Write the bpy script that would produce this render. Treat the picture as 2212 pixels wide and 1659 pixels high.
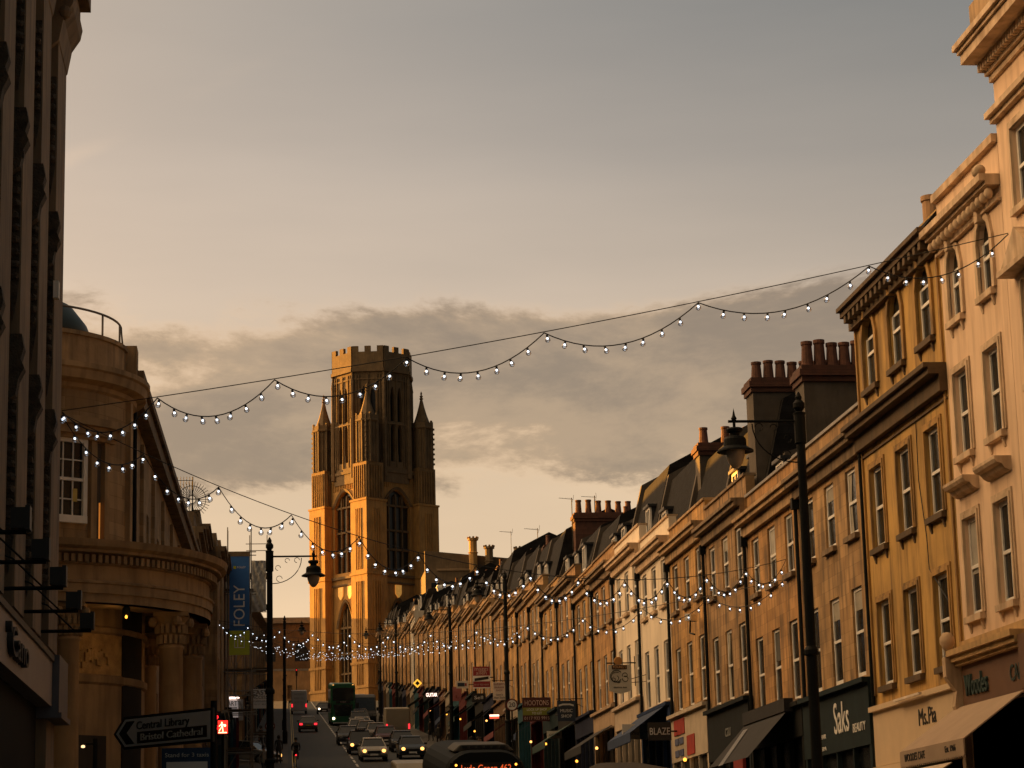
import bpy, bmesh, math, random
from mathutils import Vector, Matrix, geometry
for o in list(bpy.data.objects): bpy.data.objects.remove(o)
random.seed(7)
R = math.radians
S = bpy.context.scene
COL = S.collection
# ------------------------------------------------------------------ camera
cam_d = bpy.data.cameras.new('camera'); cam = bpy.data.objects.new('camera', cam_d); COL.objects.link(cam)
cam_d.sensor_width = 36; cam_d.lens = 36*5064/2212; cam_d.clip_end = 3000; cam_d.clip_start = .1
yaw, pit, rol = 0.108343, 0.211776, -0.025
fw = Vector((math.sin(yaw)*math.cos(pit), math.cos(yaw)*math.cos(pit), math.sin(pit)))
rt0 = Vector((math.cos(yaw), -math.sin(yaw), 0)); up0 = rt0.cross(fw)
rt = rt0*math.cos(rol)+up0*math.sin(rol); up = up0*math.cos(rol)-rt0*math.sin(rol)
m3 = Matrix((rt, up, -fw)).transposed()
cam.matrix_world = Matrix.Translation((0, 0, 1.6)) @ m3.to_4x4()
S.camera = cam
# ------------------------------------------------------------------ exposure, sun, sky
S.view_settings.view_transform = 'Standard'; S.view_settings.look = 'None'
S.view_settings.gamma = 1; S.view_settings.exposure = 2.0
SUNAZ = Vector((-.80, .60, 0)).normalized(); ELEV = R(4.5)
sd = Vector((SUNAZ.x*math.cos(ELEV), SUNAZ.y*math.cos(ELEV), math.sin(ELEV)))
ld = bpy.data.lights.new('sun', 'SUN'); ld.energy = 4.4; ld.angle = R(.5); ld.color = (1, .40, .045)
sun = bpy.data.objects.new('sun', ld); COL.objects.link(sun)
sun.rotation_euler = sd.to_track_quat('Z', 'Y').to_euler()
def pixdir(x, y): return (fw+rt*((x-1106)/5064)-up*((y-829.5)/5064)).normalized()
STREAK = pixdir(140, 345).cross(pixdir(640, 95)).normalized()   # plane of the vapour streak
W = bpy.data.worlds.new('World'); S.world = W; W.use_nodes = True
nt = W.node_tree; N = nt.nodes; L = nt.links; N.clear()
def nd(t, **k):
    n = N.new(t)
    for a, b in k.items(): setattr(n, a, b)
    return n
def ma(op, a, b=None, c=None, clamp=False):
    n = N.new('ShaderNodeMath'); n.operation = op; n.use_clamp = clamp
    for i, v in enumerate((a, b, c)):
        if v is None: continue
        if isinstance(v, (int, float)): n.inputs[i].default_value = v
        else: L.new(v, n.inputs[i])
    return n.outputs[0]
def rng(v, a, b, c=0, d=1, smooth=True):
    n = N.new('ShaderNodeMapRange'); n.interpolation_type = 'SMOOTHSTEP' if smooth else 'LINEAR'
    L.new(v, n.inputs[0]); n.inputs[1].default_value = a; n.inputs[2].default_value = b
    n.inputs[3].default_value = c; n.inputs[4].default_value = d; return n.outputs[0]
def mixc(f, a, b, mode='MIX'):
    n = N.new('ShaderNodeMix'); n.data_type = 'RGBA'; n.blend_type = mode
    if isinstance(f, (int, float)): n.inputs[0].default_value = f
    else: L.new(f, n.inputs[0])
    for i, v in ((6, a), (7, b)):
        if isinstance(v, tuple): n.inputs[i].default_value = v+(1,)
        else: L.new(v, n.inputs[i])
    return n.outputs[2]
tc = nd('ShaderNodeTexCoord'); D = tc.outputs['Generated']
sp = nd('ShaderNodeSeparateXYZ'); L.new(D, sp.inputs[0]); DZ = sp.outputs[2]
dt = nd('ShaderNodeVectorMath', operation='DOT_PRODUCT'); L.new(D, dt.inputs[0]); dt.inputs[1].default_value = SUNAZ
s_ = dt.outputs['Value']
rp = nd('ShaderNodeValToRGB'); L.new(DZ, rp.inputs[0]); cr = rp.color_ramp
stops = [(0, (.86, .55, .31)), (.12, (.82, .585, .37)), (.19, (.69, .52, .355)), (.25, (.60, .48, .375)), (.30, (.49, .415, .35)),
         (.36, (.375, .34, .305)), (.5, (.22, .225, .215)), (1, (.09, .12, .13))]
cr.elements[0].position = stops[0][0]; cr.elements[0].color = stops[0][1]+(1,)
cr.elements[1].position = 1; cr.elements[1].color = stops[-1][1]+(1,)
for p, c in stops[1:-1]:
    e = cr.elements.new(p); e.color = c+(1,)
base = rp.outputs[0]
# cooler and dimmer towards the right, away from the set sun
t = ma('MULTIPLY', rng(s_, .60, .26), rng(DZ, .16, .34))
base = mixc(t, base, (.58, .625, .665), 'MULTIPLY')
# the eastern half of the sky is dim blue grey
base = mixc(rng(s_, .05, -.45), base, (.135, .128, .112))
# broad streaks
mp = nd('ShaderNodeMapping'); L.new(D, mp.inputs[0]); mp.inputs['Scale'].default_value = (1.6, 1.6, 9); mp.inputs['Rotation'].default_value = (0, R(9), 0)
n1 = nd('ShaderNodeTexNoise'); L.new(mp.outputs[0], n1.inputs['Vector']); n1.inputs['Scale'].default_value = 1.7; n1.inputs['Detail'].default_value = 5
base = mixc(.55, base, mixc(rng(n1.outputs[0], .3, .7), (.86, .87, .88), (1.12, 1.10, 1.07)), 'MULTIPLY')
# cloud bank
mp2 = nd('ShaderNodeMapping'); L.new(D, mp2.inputs[0]); mp2.inputs['Scale'].default_value = (1, 1, 2.5); mp2.inputs['Location'].default_value = (.37, .1, .22)
n2 = nd('ShaderNodeTexNoise'); L.new(mp2.outputs[0], n2.inputs['Vector']); n2.inputs['Scale'].default_value = 7.5; n2.inputs['Detail'].default_value = 8; n2.inputs['Roughness'].default_value = .64; n2.inputs['Distortion'].default_value = .25
band = ma('MULTIPLY', rng(DZ, .150, .19), rng(DZ, .260, .222))
dens = ma('ADD', ma('MULTIPLY', n2.outputs[0], 1.25), ma('MULTIPLY', ma('MULTIPLY', band, rng(s_, .70, .48, .62, 1)), .43))
cm = rng(dens, .78, .90)
cm = ma('MULTIPLY', cm, rng(band, 0, .3))
shade = mixc(rng(n2.outputs[0], .42, .62), (.42, .30, .195), (.255, .192, .14))
sky = mixc(ma('MULTIPLY', cm, .88), base, shade)
rim = ma('MULTIPLY', rng(dens, .70, .82), rng(dens, .94, .82))
sky = mixc(ma('MULTIPLY', ma('MULTIPLY', rim, band), .28), sky, (.85, .55, .31))
# faint vapour streak, upper left
dt4 = nd('ShaderNodeVectorMath', operation='DOT_PRODUCT'); L.new(D, dt4.inputs[0]); dt4.inputs[1].default_value = STREAK
st4 = rng(ma('ABSOLUTE', dt4.outputs['Value']), .006, 0)
st4 = ma('MULTIPLY', ma('MULTIPLY', st4, rng(n1.outputs[0], .35, .6)), ma('MULTIPLY', rng(s_, .52, .60), rng(DZ, .42, .36)))
sky = mixc(ma('MULTIPLY', st4, .45), sky, (.80, .58, .40))
# glow round the low sun, out of frame on the left
dt2 = nd('ShaderNodeVectorMath', operation='DOT_PRODUCT'); L.new(D, dt2.inputs[0]); dt2.inputs[1].default_value = sd
gl = ma('POWER', ma('MAXIMUM', dt2.outputs['Value'], 0), 12)
gv = nd('ShaderNodeVectorMath', operation='SCALE'); gv.inputs[0].default_value = (3, 1.3, .35); L.new(gl, gv.inputs['Scale'])
sky = mixc(1, sky, gv.outputs[0], 'ADD')
dt3 = nd('ShaderNodeVectorMath', operation='DOT_PRODUCT'); L.new(D, dt3.inputs[0]); dt3.inputs[1].default_value = Vector((-.88, .08, .46)).normalized()
gl3 = ma('POWER', ma('MAXIMUM', dt3.outputs['Value'], 0), 3)
gv3 = nd('ShaderNodeVectorMath', operation='SCALE'); gv3.inputs[0].default_value = (4.1, 2.46, 1.08); L.new(gl3, gv3.inputs['Scale'])
sky = mixc(1, sky, gv3.outputs[0], 'ADD')
nis = nd('ShaderNodeTexSky', sky_type='NISHITA'); nis.sun_disc = False; nis.sun_elevation = ELEV
nis.sun_rotation = math.atan2(sd.x, sd.y)
nv = nd('ShaderNodeVectorMath', operation='SCALE'); L.new(nis.outputs[0], nv.inputs[0]); nv.inputs['Scale'].default_value = .012
sky = mixc(1, sky, nv.outputs[0], 'ADD')
sky = mixc(rng(sp.outputs[1], -.05, -.75), sky, (.58, .64, .68), 'MULTIPLY')
sky = mixc(rng(DZ, 0, -.02), sky, (.02, .02, .02))
bg = nd('ShaderNodeBackground'); L.new(sky, bg.inputs[0]); bg.inputs[1].default_value = .25
wo = nd('ShaderNodeOutputWorld'); L.new(bg.outputs[0], wo.inputs[0])
S.render.engine = 'CYCLES'
S.cycles.max_bounces = 6; S.cycles.diffuse_bounces = 3; S.cycles.transparent_max_bounces = 12
# ------------------------------------------------------------------ terrain profile (street climbs a hill)
def gz(y): return min(max(0, .095*(y-50)), 33.5)
SLOPE = math.atan(.095)
def kerbL(y): return .6+.0105*(y-60)
def ctr(y): return 5.78+.0086*(y-146)
KR = 11.9
# ------------------------------------------------------------------ materials
MATS = {}
def mat(name, c, rough=.85, var=.25, scale=2.0, bump=.0, metal=0, streak=0, emit=None, es=1, spec=.5, course=None, dirt=(.06, .045, .03), fine=0):
    if name in MATS: return MATS[name]
    m = bpy.data.materials.new(name); m.use_nodes = True; t = m.node_tree; n = t.nodes; l = t.links
    b = n['Principled BSDF']; b.inputs['Roughness'].default_value = rough; b.inputs['Metallic'].default_value = metal
    b.inputs['Specular IOR Level'].default_value = spec
    tx = n.new('ShaderNodeTexCoord'); V = tx.outputs['Object']
    def nz(s, vec, det=4):
        k = n.new('ShaderNodeTexNoise'); k.inputs['Scale'].default_value = s; k.inputs['Detail'].default_value = det; l.new(vec, k.inputs['Vector']); return k.outputs[0]
    def rmp(v, a, b2, c0, c1):
        k = n.new('ShaderNodeMapRange'); l.new(v, k.inputs[0]); k.inputs[1].default_value = a; k.inputs[2].default_value = b2; k.inputs[3].default_value = c0; k.inputs[4].default_value = c1; return k.outputs[0]
    def mx(f, a, b2, mode='MIX'):
        k = n.new('ShaderNodeMix'); k.data_type = 'RGBA'; k.blend_type = mode
        for i, v in ((0, f), (6, a), (7, b2)):
            if isinstance(v, (int, float)): k.inputs[i].default_value = v
            elif isinstance(v, tuple): k.inputs[i].default_value = v+(1,)
            else: l.new(v, k.inputs[i])
        return k.outputs[2]
    oi = n.new('ShaderNodeObjectInfo')
    off = n.new('ShaderNodeVectorMath'); off.operation = 'MULTIPLY_ADD'; l.new(oi.outputs['Location'], off.inputs[0]); off.inputs[1].default_value = (.31, .17, .0); l.new(V, off.inputs[2]); V2 = off.outputs[0]
    lo = tuple(x*(1-var) for x in c); hi = tuple(min(1, x*(1+var*.7)) for x in c)
    n0 = nz(scale, V2)
    col = mx(rmp(n0, .3, .7, 0, 1), lo, hi)
    if fine:
        col = mx(rmp(nz(scale*9, V2, 2), .35, .65, 0, fine), col, tuple(x*.55 for x in c))
    if course:
        mp = n.new('ShaderNodeMapping'); mp.inputs['Rotation'].default_value = (R(90), 0, 0); l.new(V, mp.inputs[0])
        br = n.new('ShaderNodeTexBrick'); l.new(mp.outputs[0], br.inputs['Vector']); br.inputs['Scale'].default_value = 1
        br.inputs['Brick Width'].default_value = course[0]; br.inputs['Row Height'].default_value = course[1]; br.inputs['Mortar Size'].default_value = course[2]
        br.inputs['Color1'].default_value = (1, 1, 1, 1); br.inputs['Color2'].default_value = (.66, .62, .56, 1); br.inputs['Mortar'].default_value = (.62, .6, .57, 1); br.inputs['Bias'].default_value = -.2
        col = mx(1.0, col, br.outputs[0], 'MULTIPLY')
    if streak:
        mp = n.new('ShaderNodeMapping'); mp.inputs['Scale'].default_value = (2.6, 2.6, .33); l.new(V2, mp.inputs[0])
        st = nz(1.5, mp.outputs[0], 6)
        col = mx(rmp(st, .46, .66, 0, streak), col, dirt)
    l.new(col, b.inputs['Base Color'])
    if bump:
        bp = n.new('ShaderNodeBump'); bp.inputs['Strength'].default_value = bump; bp.inputs['Distance'].default_value = .03; l.new(nz(scale*6, V2, 3), bp.inputs['Height']); l.new(bp.outputs[0], b.inputs['Normal'])
    if emit:
        b.inputs['Emission Color'].default_value = emit+(1,); b.inputs['Emission Strength'].default_value = es
        m.cycles.emission_sampling = 'NONE' if es < 40 else 'AUTO'
    MATS[name] = m; return m
ashlar = (.62, .31, .006)
honey = [mat('honey_stone', (.50, .275, .10), var=.38, streak=.62, bump=.3, course=ashlar, scale=.9),
         mat('tan_stone', (.46, .285, .125), var=.38, streak=.62, bump=.3, course=ashlar, scale=.8),
         mat('brown_stone', (.40, .245, .11), var=.38, streak=.8, bump=.3, course=ashlar, scale=1.1),
         mat('golden_stone', (.54, .305, .10), var=.38, streak=.62, bump=.3, course=ashlar, scale=.7)]
cream = mat('cream_render', (.80, .69, .54), streak=.18, bump=.12, scale=.6, var=.12, dirt=(.2, .14, .09))
peach = mat('peach_stucco', (.79, .58, .40), streak=.3, bump=.12, scale=.6, var=.1, dirt=(.3, .17, .09))
ochre = mat('ochre_render', (.52, .315, .09), streak=.62, bump=.25, scale=.9, var=.22, dirt=(.10, .055, .02))
trimdk = mat('weathered_stone_trim', (.22, .15, .085), streak=.7, bump=.4, scale=2)
trimlt = mat('stone_trim', (.44, .29, .15), streak=.55, bump=.3, scale=2)
trimcr = mat('cream_trim', (.58, .42, .27), streak=.4, bump=.2, scale=2, dirt=(.14, .09, .05))
trimpe = mat('peach_trim', (.62, .47, .32), streak=.45, bump=.15, scale=2, dirt=(.2, .11, .05))
slate = mat('slate', (.012, .012, .013), spec=.15, rough=.85, var=.4, scale=3, bump=.5, course=(.3, .22, .01))
brick = mat('red_brick', (.095, .036, .022), var=.3, scale=4, bump=.4, course=(.24, .08, .008), streak=.3, dirt=(.03, .02, .015))
dkrender = mat('sooty_render', (.085, .07, .055), var=.4, scale=1.2, bump=.4, streak=.5)
pot = mat('terracotta', (.11, .045, .028), var=.35, scale=5, bump=.3)
glass = mat('window_glass', (.012, .015, .016), rough=.16, var=.6, scale=1.5, spec=.22, bump=.15)
frame = mat('white_sash_paint', (.78, .76, .72), rough=.5, var=.1, scale=4)
black = mat('black_paint', (.012, .014, .015), rough=.5, var=.2)
iron = mat('black_iron', (.008, .010, .011), rough=.6, var=.3, spec=.12)
steel = mat('galvanised_steel', (.20, .19, .17), rough=.45, var=.3, metal=.6)
leadm = mat('lead', (.018, .018, .019), rough=.5, var=.2)
rubber = mat('tyre_rubber', (.015, .015, .015), rough=.9)
white = mat('white_board', (.82, .80, .76), rough=.6, var=.06)
wirem = mat('cable', (.012, .011, .010), rough=.7)
def bulbmat():
    m = bpy.data.materials.new('clear_bulb_glass'); m.use_nodes = True; n = m.node_tree.nodes; l = m.node_tree.links; n.clear()
    o = n.new('ShaderNodeOutputMaterial'); mxs = n.new('ShaderNodeMixShader'); tr = n.new('ShaderNodeBsdfTransparent'); gg = n.new('ShaderNodeBsdfGlossy'); lw = n.new('ShaderNodeLayerWeight')
    tr.inputs[0].default_value = (.72, .74, .78, 1); gg.inputs['Roughness'].default_value = .08; lw.inputs[0].default_value = .45
    l.new(lw.outputs['Facing'], mxs.inputs[0]); l.new(tr.outputs[0], mxs.inputs[1]); l.new(gg.outputs[0], mxs.inputs[2]); l.new(mxs.outputs[0], o.inputs[0]); return m
globe = bulbmat()
core = mat('lit_led_core', (.8, .9, 1), emit=(.86, .93, 1), es=.9)
core_far = mat('lit_led_core_far', (.8, .9, 1), emit=(.90, .94, 1), es=.5)
def lens(name, c, s): return mat(name, c, rough=.3, emit=c, es=s)
headl = lens('lit_headlamp', (1, .42, .10), .8); headw = lens('lit_headlamp_white', (1, .74, .48), 1.6)
tail = lens('lit_tail_lamp', (1, .02, .03), .7); amber = lens('lit_amber_lamp', (1, .36, .04), .8)
redl = lens('lit_red_signal', (1, .015, .02), .8)
def paint(name, c, rough=.35): return mat(name, c, rough=rough, var=.08, spec=.5)
# ------------------------------------------------------------------ mesh builder
class M:
    def __init__(s): s.v = []; s.f = []; s.m = []
    def add(s, vs, fs, mi=0):
        o = len(s.v); s.v += [tuple(v) for v in vs]; s.f += [tuple(o+i for i in f) for f in fs]; s.m += [mi]*len(fs); return s
    def box(s, x0, x1, y0, y1, z0, z1, mi=0):
        return s.add([(x0, y0, z0), (x1, y0, z0), (x1, y1, z0), (x0, y1, z0), (x0, y0, z1), (x1, y0, z1), (x1, y1, z1), (x0, y1, z1)],
                     [(0, 3, 2, 1), (4, 5, 6, 7), (0, 1, 5, 4), (1, 2, 6, 5), (2, 3, 7, 6), (3, 0, 4, 7)], mi)
    def quad(s, a, b, c, d, mi=0): return s.add([a, b, c, d], [(0, 1, 2, 3)], mi)
    def prism(s, poly, a0, a1, ax='y', mi=0):      # poly in the plane across ax
        def P(p, a):
            return {'y': (p[0], a, p[1]), 'x': (a, p[0], p[1]), 'z': (p[0], p[1], a)}[ax]
        n = len(poly); tr = geometry.tessellate_polygon([[Vector((p[0], p[1], 0)) for p in poly]])
        vs = [P(p, a0) for p in poly]+[P(p, a1) for p in poly]
        fs = [tuple(t) for t in tr]+[tuple(i+n for i in t)[::-1] for t in tr]+[(i, (i+1) % n, n+(i+1) % n, n+i) for i in range(n)]
        return s.add(vs, fs, mi)
    def tube(s, pts, r, n=6, mi=0):
        pts = [Vector(p) for p in pts]; k = len(pts); rs = r if isinstance(r, (list, tuple)) else [r]*k; vs = []
        for i, p in enumerate(pts):
            d = (pts[min(i+1, k-1)]-pts[max(i-1, 0)]).normalized()
            a = d.cross(Vector((0, 0, 1)) if abs(d.z) < .9 else Vector((1, 0, 0))).normalized(); b = d.cross(a)
            for j in range(n):
                t = 2*math.pi*j/n; vs.append(p+(a*math.cos(t)+b*math.sin(t))*rs[i])
        fs = [(i*n+j, i*n+(j+1) % n, (i+1)*n+(j+1) % n, (i+1)*n+j) for i in range(k-1) for j in range(n)]
        fs += [tuple(range(n))[::-1], tuple((k-1)*n+j for j in range(n))]
        return s.add(vs, fs, mi)
    def lathe(s, prof, c=(0, 0), n=16, mi=0, a0=0, a1=2*math.pi):
        full = abs(a1-a0-2*math.pi) < 1e-6; m = n if full else n+1; vs = []
        for r, z in prof:
            for j in range(m):
                t = a0+(a1-a0)*j/n; vs.append((c[0]+r*math.cos(t), c[1]+r*math.sin(t), z))
        fs = []
        for i in range(len(prof)-1):
            for j in range(n):
                j2 = (j+1) % m if full else j+1
                fs.append((i*m+j, i*m+j2, (i+1)*m+j2, (i+1)*m+j))
        return s.add(vs, fs, mi)
    def panel(s, outer, holes, y0=0, depth=.2, mi=0, T=None):   # wall face in xz plane with real openings
        T = T or (lambda x, y, z: (x, y, z))
        loops = [[Vector((p[0], p[1], 0)) for p in outer]]+[[Vector((p[0], p[1], 0)) for p in h] for h in holes]
        flat = [p for lp in loops for p in lp]
        tr = geometry.tessellate_polygon(loops)
        s.add([T(p.x, y0, p.y) for p in flat], [tuple(t) for t in tr], mi)
        for h in holes:
            k = len(h); s.add([T(p[0], y0, p[1]) for p in h]+[T(p[0], y0+depth, p[1]) for p in h], [(i, (i+1) % k, k+(i+1) % k, k+i) for i in range(k)], mi)
        return s
    def build(s, name, m, parent=None, smooth=False, loc=None, rot=None, link=True):
        me = bpy.data.meshes.new(name); me.from_pydata(s.v, [], s.f)
        for x in (m if isinstance(m, (list, tuple)) else [m]): me.materials.append(x)
        me.polygons.foreach_set('material_index', s.m)
        bm = bmesh.new(); bm.from_mesh(me); bmesh.ops.recalc_face_normals(bm, faces=bm.faces); bm.to_mesh(me); bm.free()
        if smooth: me.polygons.foreach_set('use_smooth', [True]*len(me.polygons))
        return put(name, me, parent, loc, rot)
def put(name, me, parent=None, loc=None, rot=None):
    o = bpy.data.objects.new(name, me); COL.objects.link(o)
    if parent: o.parent = parent
    if loc: o.location = loc
    if rot: o.rotation_euler = rot
    return o
def tag(o, label, cat, group=None):
    o['label'] = label; o['category'] = cat
    if group: o['group'] = group
    return o
def thing(name, label, cat, loc=(0, 0, 0), rz=0, group=None, rx=0):
    o = put(name, None, None, loc, (rx, 0, rz)); return tag(o, label, cat, group)
def struct(o, k='structure'): o['kind'] = k; return o
def rect(x0, x1, z0, z1): return [(x0, z0), (x1, z0), (x1, z1), (x0, z1)]
def arch(cx, w, z0, zs, rise, n=8, pointed=True):
    p = [(cx-w/2, z0), (cx+w/2, z0), (cx+w/2, zs)]
    for i in range(1, n):
        t = i/n; x = w/2*(1-2*t)
        if pointed:
            u = abs(1-2*t); z = rise*(1-u**1.8)
        else: z = rise*math.sqrt(max(0, 1-(1-2*t)**2))
        p.append((cx+x, zs+z))
    p.append((cx-w/2, zs)); return p
def text(body, size, m, parent, loc, rot=(R(90), 0, 0), sx=1, depth=.006, name='lettering', align='CENTER', shear=0, width=None):
    c = bpy.data.curves.new(name, 'FONT'); c.body = body; c.size = size; c.align_x = align; c.align_y = 'CENTER'; c.extrude = depth; c.resolution_u = 3; c.shear = shear
    o = bpy.data.objects.new(name, c)
    me = bpy.data.meshes.new_from_object(o); bpy.data.objects.remove(o)
    if width:
        xs = [v.co.x for v in me.vertices]
        if xs: sx = width/max(1e-4, max(xs)-min(xs))
    for v in me.vertices: v.co.x *= sx
    me.materials.clear(); me.materials.append(m)
    return put(name, me, parent, loc, rot)
tw = mat('white_lettering', (.80, .78, .74), rough=.6, var=.03); tk = mat('black_lettering', (.015, .015, .015), rough=.6)
# ------------------------------------------------------------------ ground, road, pavements
ys = [-60, -20, 10, 30, 50]+list(range(60, 410, 10))+[402.6, 440, 520, 900]; ys = sorted(set(ys))
def sheet(name, xa, xb, dz, m, y0=-60, y1=900, thick=0):
    b = M(); yy = [y for y in ys if y0 <= y <= y1]
    for a, c in zip(yy, yy[1:]):
        b.quad((xa(a), a, gz(a)+dz), (xb(a), a, gz(a)+dz), (xb(c), c, gz(c)+dz), (xa(c), c, gz(c)+dz))
        if thick:
            for f in (xa, xb): b.quad((f(a), a, gz(a)+dz), (f(c), c, gz(c)+dz), (f(c), c, gz(c)+dz-thick), (f(a), a, gz(a)+dz-thick))
    return struct(b.build(name, m))
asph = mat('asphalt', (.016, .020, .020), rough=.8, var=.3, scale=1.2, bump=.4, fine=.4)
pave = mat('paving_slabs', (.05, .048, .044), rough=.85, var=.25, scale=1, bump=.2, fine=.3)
sheet('ground', lambda y: -700, lambda y: 700, -.06, mat('earth', (.08, .075, .06), scale=.3))
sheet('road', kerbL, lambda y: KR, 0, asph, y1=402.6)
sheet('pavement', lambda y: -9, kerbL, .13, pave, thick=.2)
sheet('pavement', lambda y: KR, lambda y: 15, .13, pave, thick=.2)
b = M(); y = 20
while y < 395:
    b.quad((ctr(y)-.07, y, gz(y)+.012), (ctr(y)+.07, y, gz(y)+.012), (ctr(y+4)+.07, y+4, gz(y+4)+.012), (ctr(y+4)-.07, y+4, gz(y+4)+.012)); y += 6
struct(b.build('road_marking', mat('road_paint', (.5, .48, .42), rough=.7, var=.3, scale=6)))
b = M()
for f, sgn in ((kerbL, 1), (lambda y: KR, -1)):
    for yy in range(50, 395, 5):
        for o in (.25, .42): b.quad((f(yy)+sgn*o, yy, gz(yy)+.008), (f(yy)+sgn*(o+.07), yy, gz(yy)+.008), (f(yy+5)+sgn*(o+.07), yy+5, gz(yy+5)+.008), (f(yy+5)+sgn*o, yy+5, gz(yy+5)+.008))
struct(b.build('road_marking', mat('yellow_road_paint', (.35, .25, .04), rough=.7, var=.3, scale=6)))
# ------------------------------------------------------------------ windows and house fittings (local frame: x along street, -y out of the wall)
WC = {}
def window(par, cx, z0, z1, w, dep=.2, arched=0, bars=0, sill='box', fm=None, trim=None, simple=False, sillm=None, poly=None):
    fm = fm or frame; key = (round(z1-z0, 2), w, dep, arched, bars, fm.name)
    if key not in WC:
        h = z1-z0; g = M(); p = M(); k = .085
        if arched: hs = h-arched; g.prism(arch(0, w, 0, hs, arched, pointed=False), dep-.02, dep+.02)
        else: hs = h; g.box(-w/2, w/2, dep-.02, dep+.02, 0, h)
        y0, y1 = dep-.055, dep+.01
        p.box(-w/2+.002, -w/2+k, y0, y1, 0, hs); p.box(w/2-k, w/2-.002, y0, y1, 0, hs); p.box(-w/2+k, w/2-k, y0, y1, .002, k*1.3)
        if not arched: p.box(-w/2+k, w/2-k, y0, y1, h-k, h-.002)
        else: p.box(-w/2+k, w/2-k, y0+.02, y1, hs-.03, hs+.03)
        p.box(-w/2+k, w/2-k, y0-.015, y1, h*.5-.035, h*.5+.035)
        for i in range(bars):
            x = -w/2+w*(i+1)/(bars+1); p.box(x-.012, x+.012, y0+.018, y1, k*1.3, hs-k)
        if bars > 1:
            for z in (h*.27, h*.75): p.box(-w/2+k, w/2-k, y0+.02, y1, z-.012, z+.012)
        WC[key] = (g.build('window', glass), p.build('window_frame', fm)); 
        a, c = WC[key]; WC[key] = (a.data, c.data); bpy.data.objects.remove(a); bpy.data.objects.remove(c)
    a, c = WC[key]
    o = put('window', a, par, (cx, 0, z0)); put('window_frame', c, o)
    q_ = random.random()
    if q_ < .42 and not arched and random.random() < .6:
        k3 = ('bl', round(z1-z0, 2), w, dep, int(q_*10)); 
        if k3 not in WC:
            hb = (z1-z0)*(.25+.16*(int(q_*10) % 4)); bb = M()
            if int(q_*10) == 3:
                for s3 in (-1, 1): bb.prism([(s3*(w/2-.08), .12), (s3*(w/2-.30), .12), (s3*(w/2-.22), (z1-z0)*.55), (s3*(w/2-.10-.28), z1-z0-.1), (s3*(w/2-.08), z1-z0-.1)], dep-.035, dep-.024)
            else: bb.box(-w/2+.08, w/2-.08, dep-.035, dep-.024, z1-z0-hb, z1-z0-.08)
            t3 = bb.build('blind', [mat('cream_blind', (.36, .33, .27)), mat('grey_blind', (.07, .07, .065)), mat('white_blind', (.40, .38, .34)), mat('cream_blind', (.36, .33, .27)), mat('grey_blind', (.07, .07, .065))][int(q_*10)]); WC[k3] = t3.data; bpy.data.objects.remove(t3)
        put('blind', WC[k3], o)
    if sill:
        k2 = ('sill', w, sill, (sillm or trimlt).name)
        if k2 not in WC:
            q = M(); q.box(-w/2-.1, w/2+.1, -.12, .05, -.13, 0)
            if sill == 'corbel':
                for x in (-w/2+.05, w/2-.05): q.prism([(-.08, -.13), (.03, -.13), (.03, -.36), (-.02, -.32)], x-.045, x+.045, 'x')
            t_ = q.build('window_sill', sillm or trimlt); WC[k2] = t_.data; bpy.data.objects.remove(t_)
        put('window_sill', WC[k2], o)
    if trim:
        q = M(); h = z1-z0; t_ = .16
        if arched:
            hs = h-arched
            q.box(-w/2-t_, -w/2, -.06, .02, 0, hs); q.box(w/2, w/2+t_, -.06, .02, 0, hs)
            o1 = arch(0, w+2*t_, hs, hs, arched+t_, pointed=False)[2:]; i1 = arch(0, w, hs, hs, arched, pointed=False)[2:]
            q.prism([(w/2+t_, hs)]+o1[1:]+i1[::-1][0:], -.06, .02)
            q.prism([(-.10, h-.06), (.10, h-.06), (.15, h+.38), (-.15, h+.38)], -.16, .02)
        else:
            for (e, d, g_) in ((t_, .035, .006), (t_*.55, .06, .002)):
                q.box(-w/2-e, -w/2-g_, -d, .02+g_, g_, h+e); q.box(w/2+g_, w/2+e, -d, .02+g_, g_, h+e); q.box(-w/2-g_, w/2+g_, -d+.001, .019+g_, h+g_, h+e-.001)
        q.build('window_surround', trim, o)
    return o
def cornice(par, w, z, m, proj=.4, h=.5, mod=0, name='cornice', x0=None):
    b = M(); e = w/2-.012
    b.box(-e, e, -proj, .05, z-.10, z); b.box(-e, e, -proj*.8, .05, z-.24, z-.10); b.box(-e, e, -proj*.35, .05, z-h, z-.24)
    if mod:
        k = int(w/mod)
        for i in range(k):
            x = -e+.15+(w-.3)*(i+.5)/k; b.box(x-mod*.22, x+mod*.22, -proj*.75, -proj*.35, z-.42, z-.24)
    return b.build(name, m, par)
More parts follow.
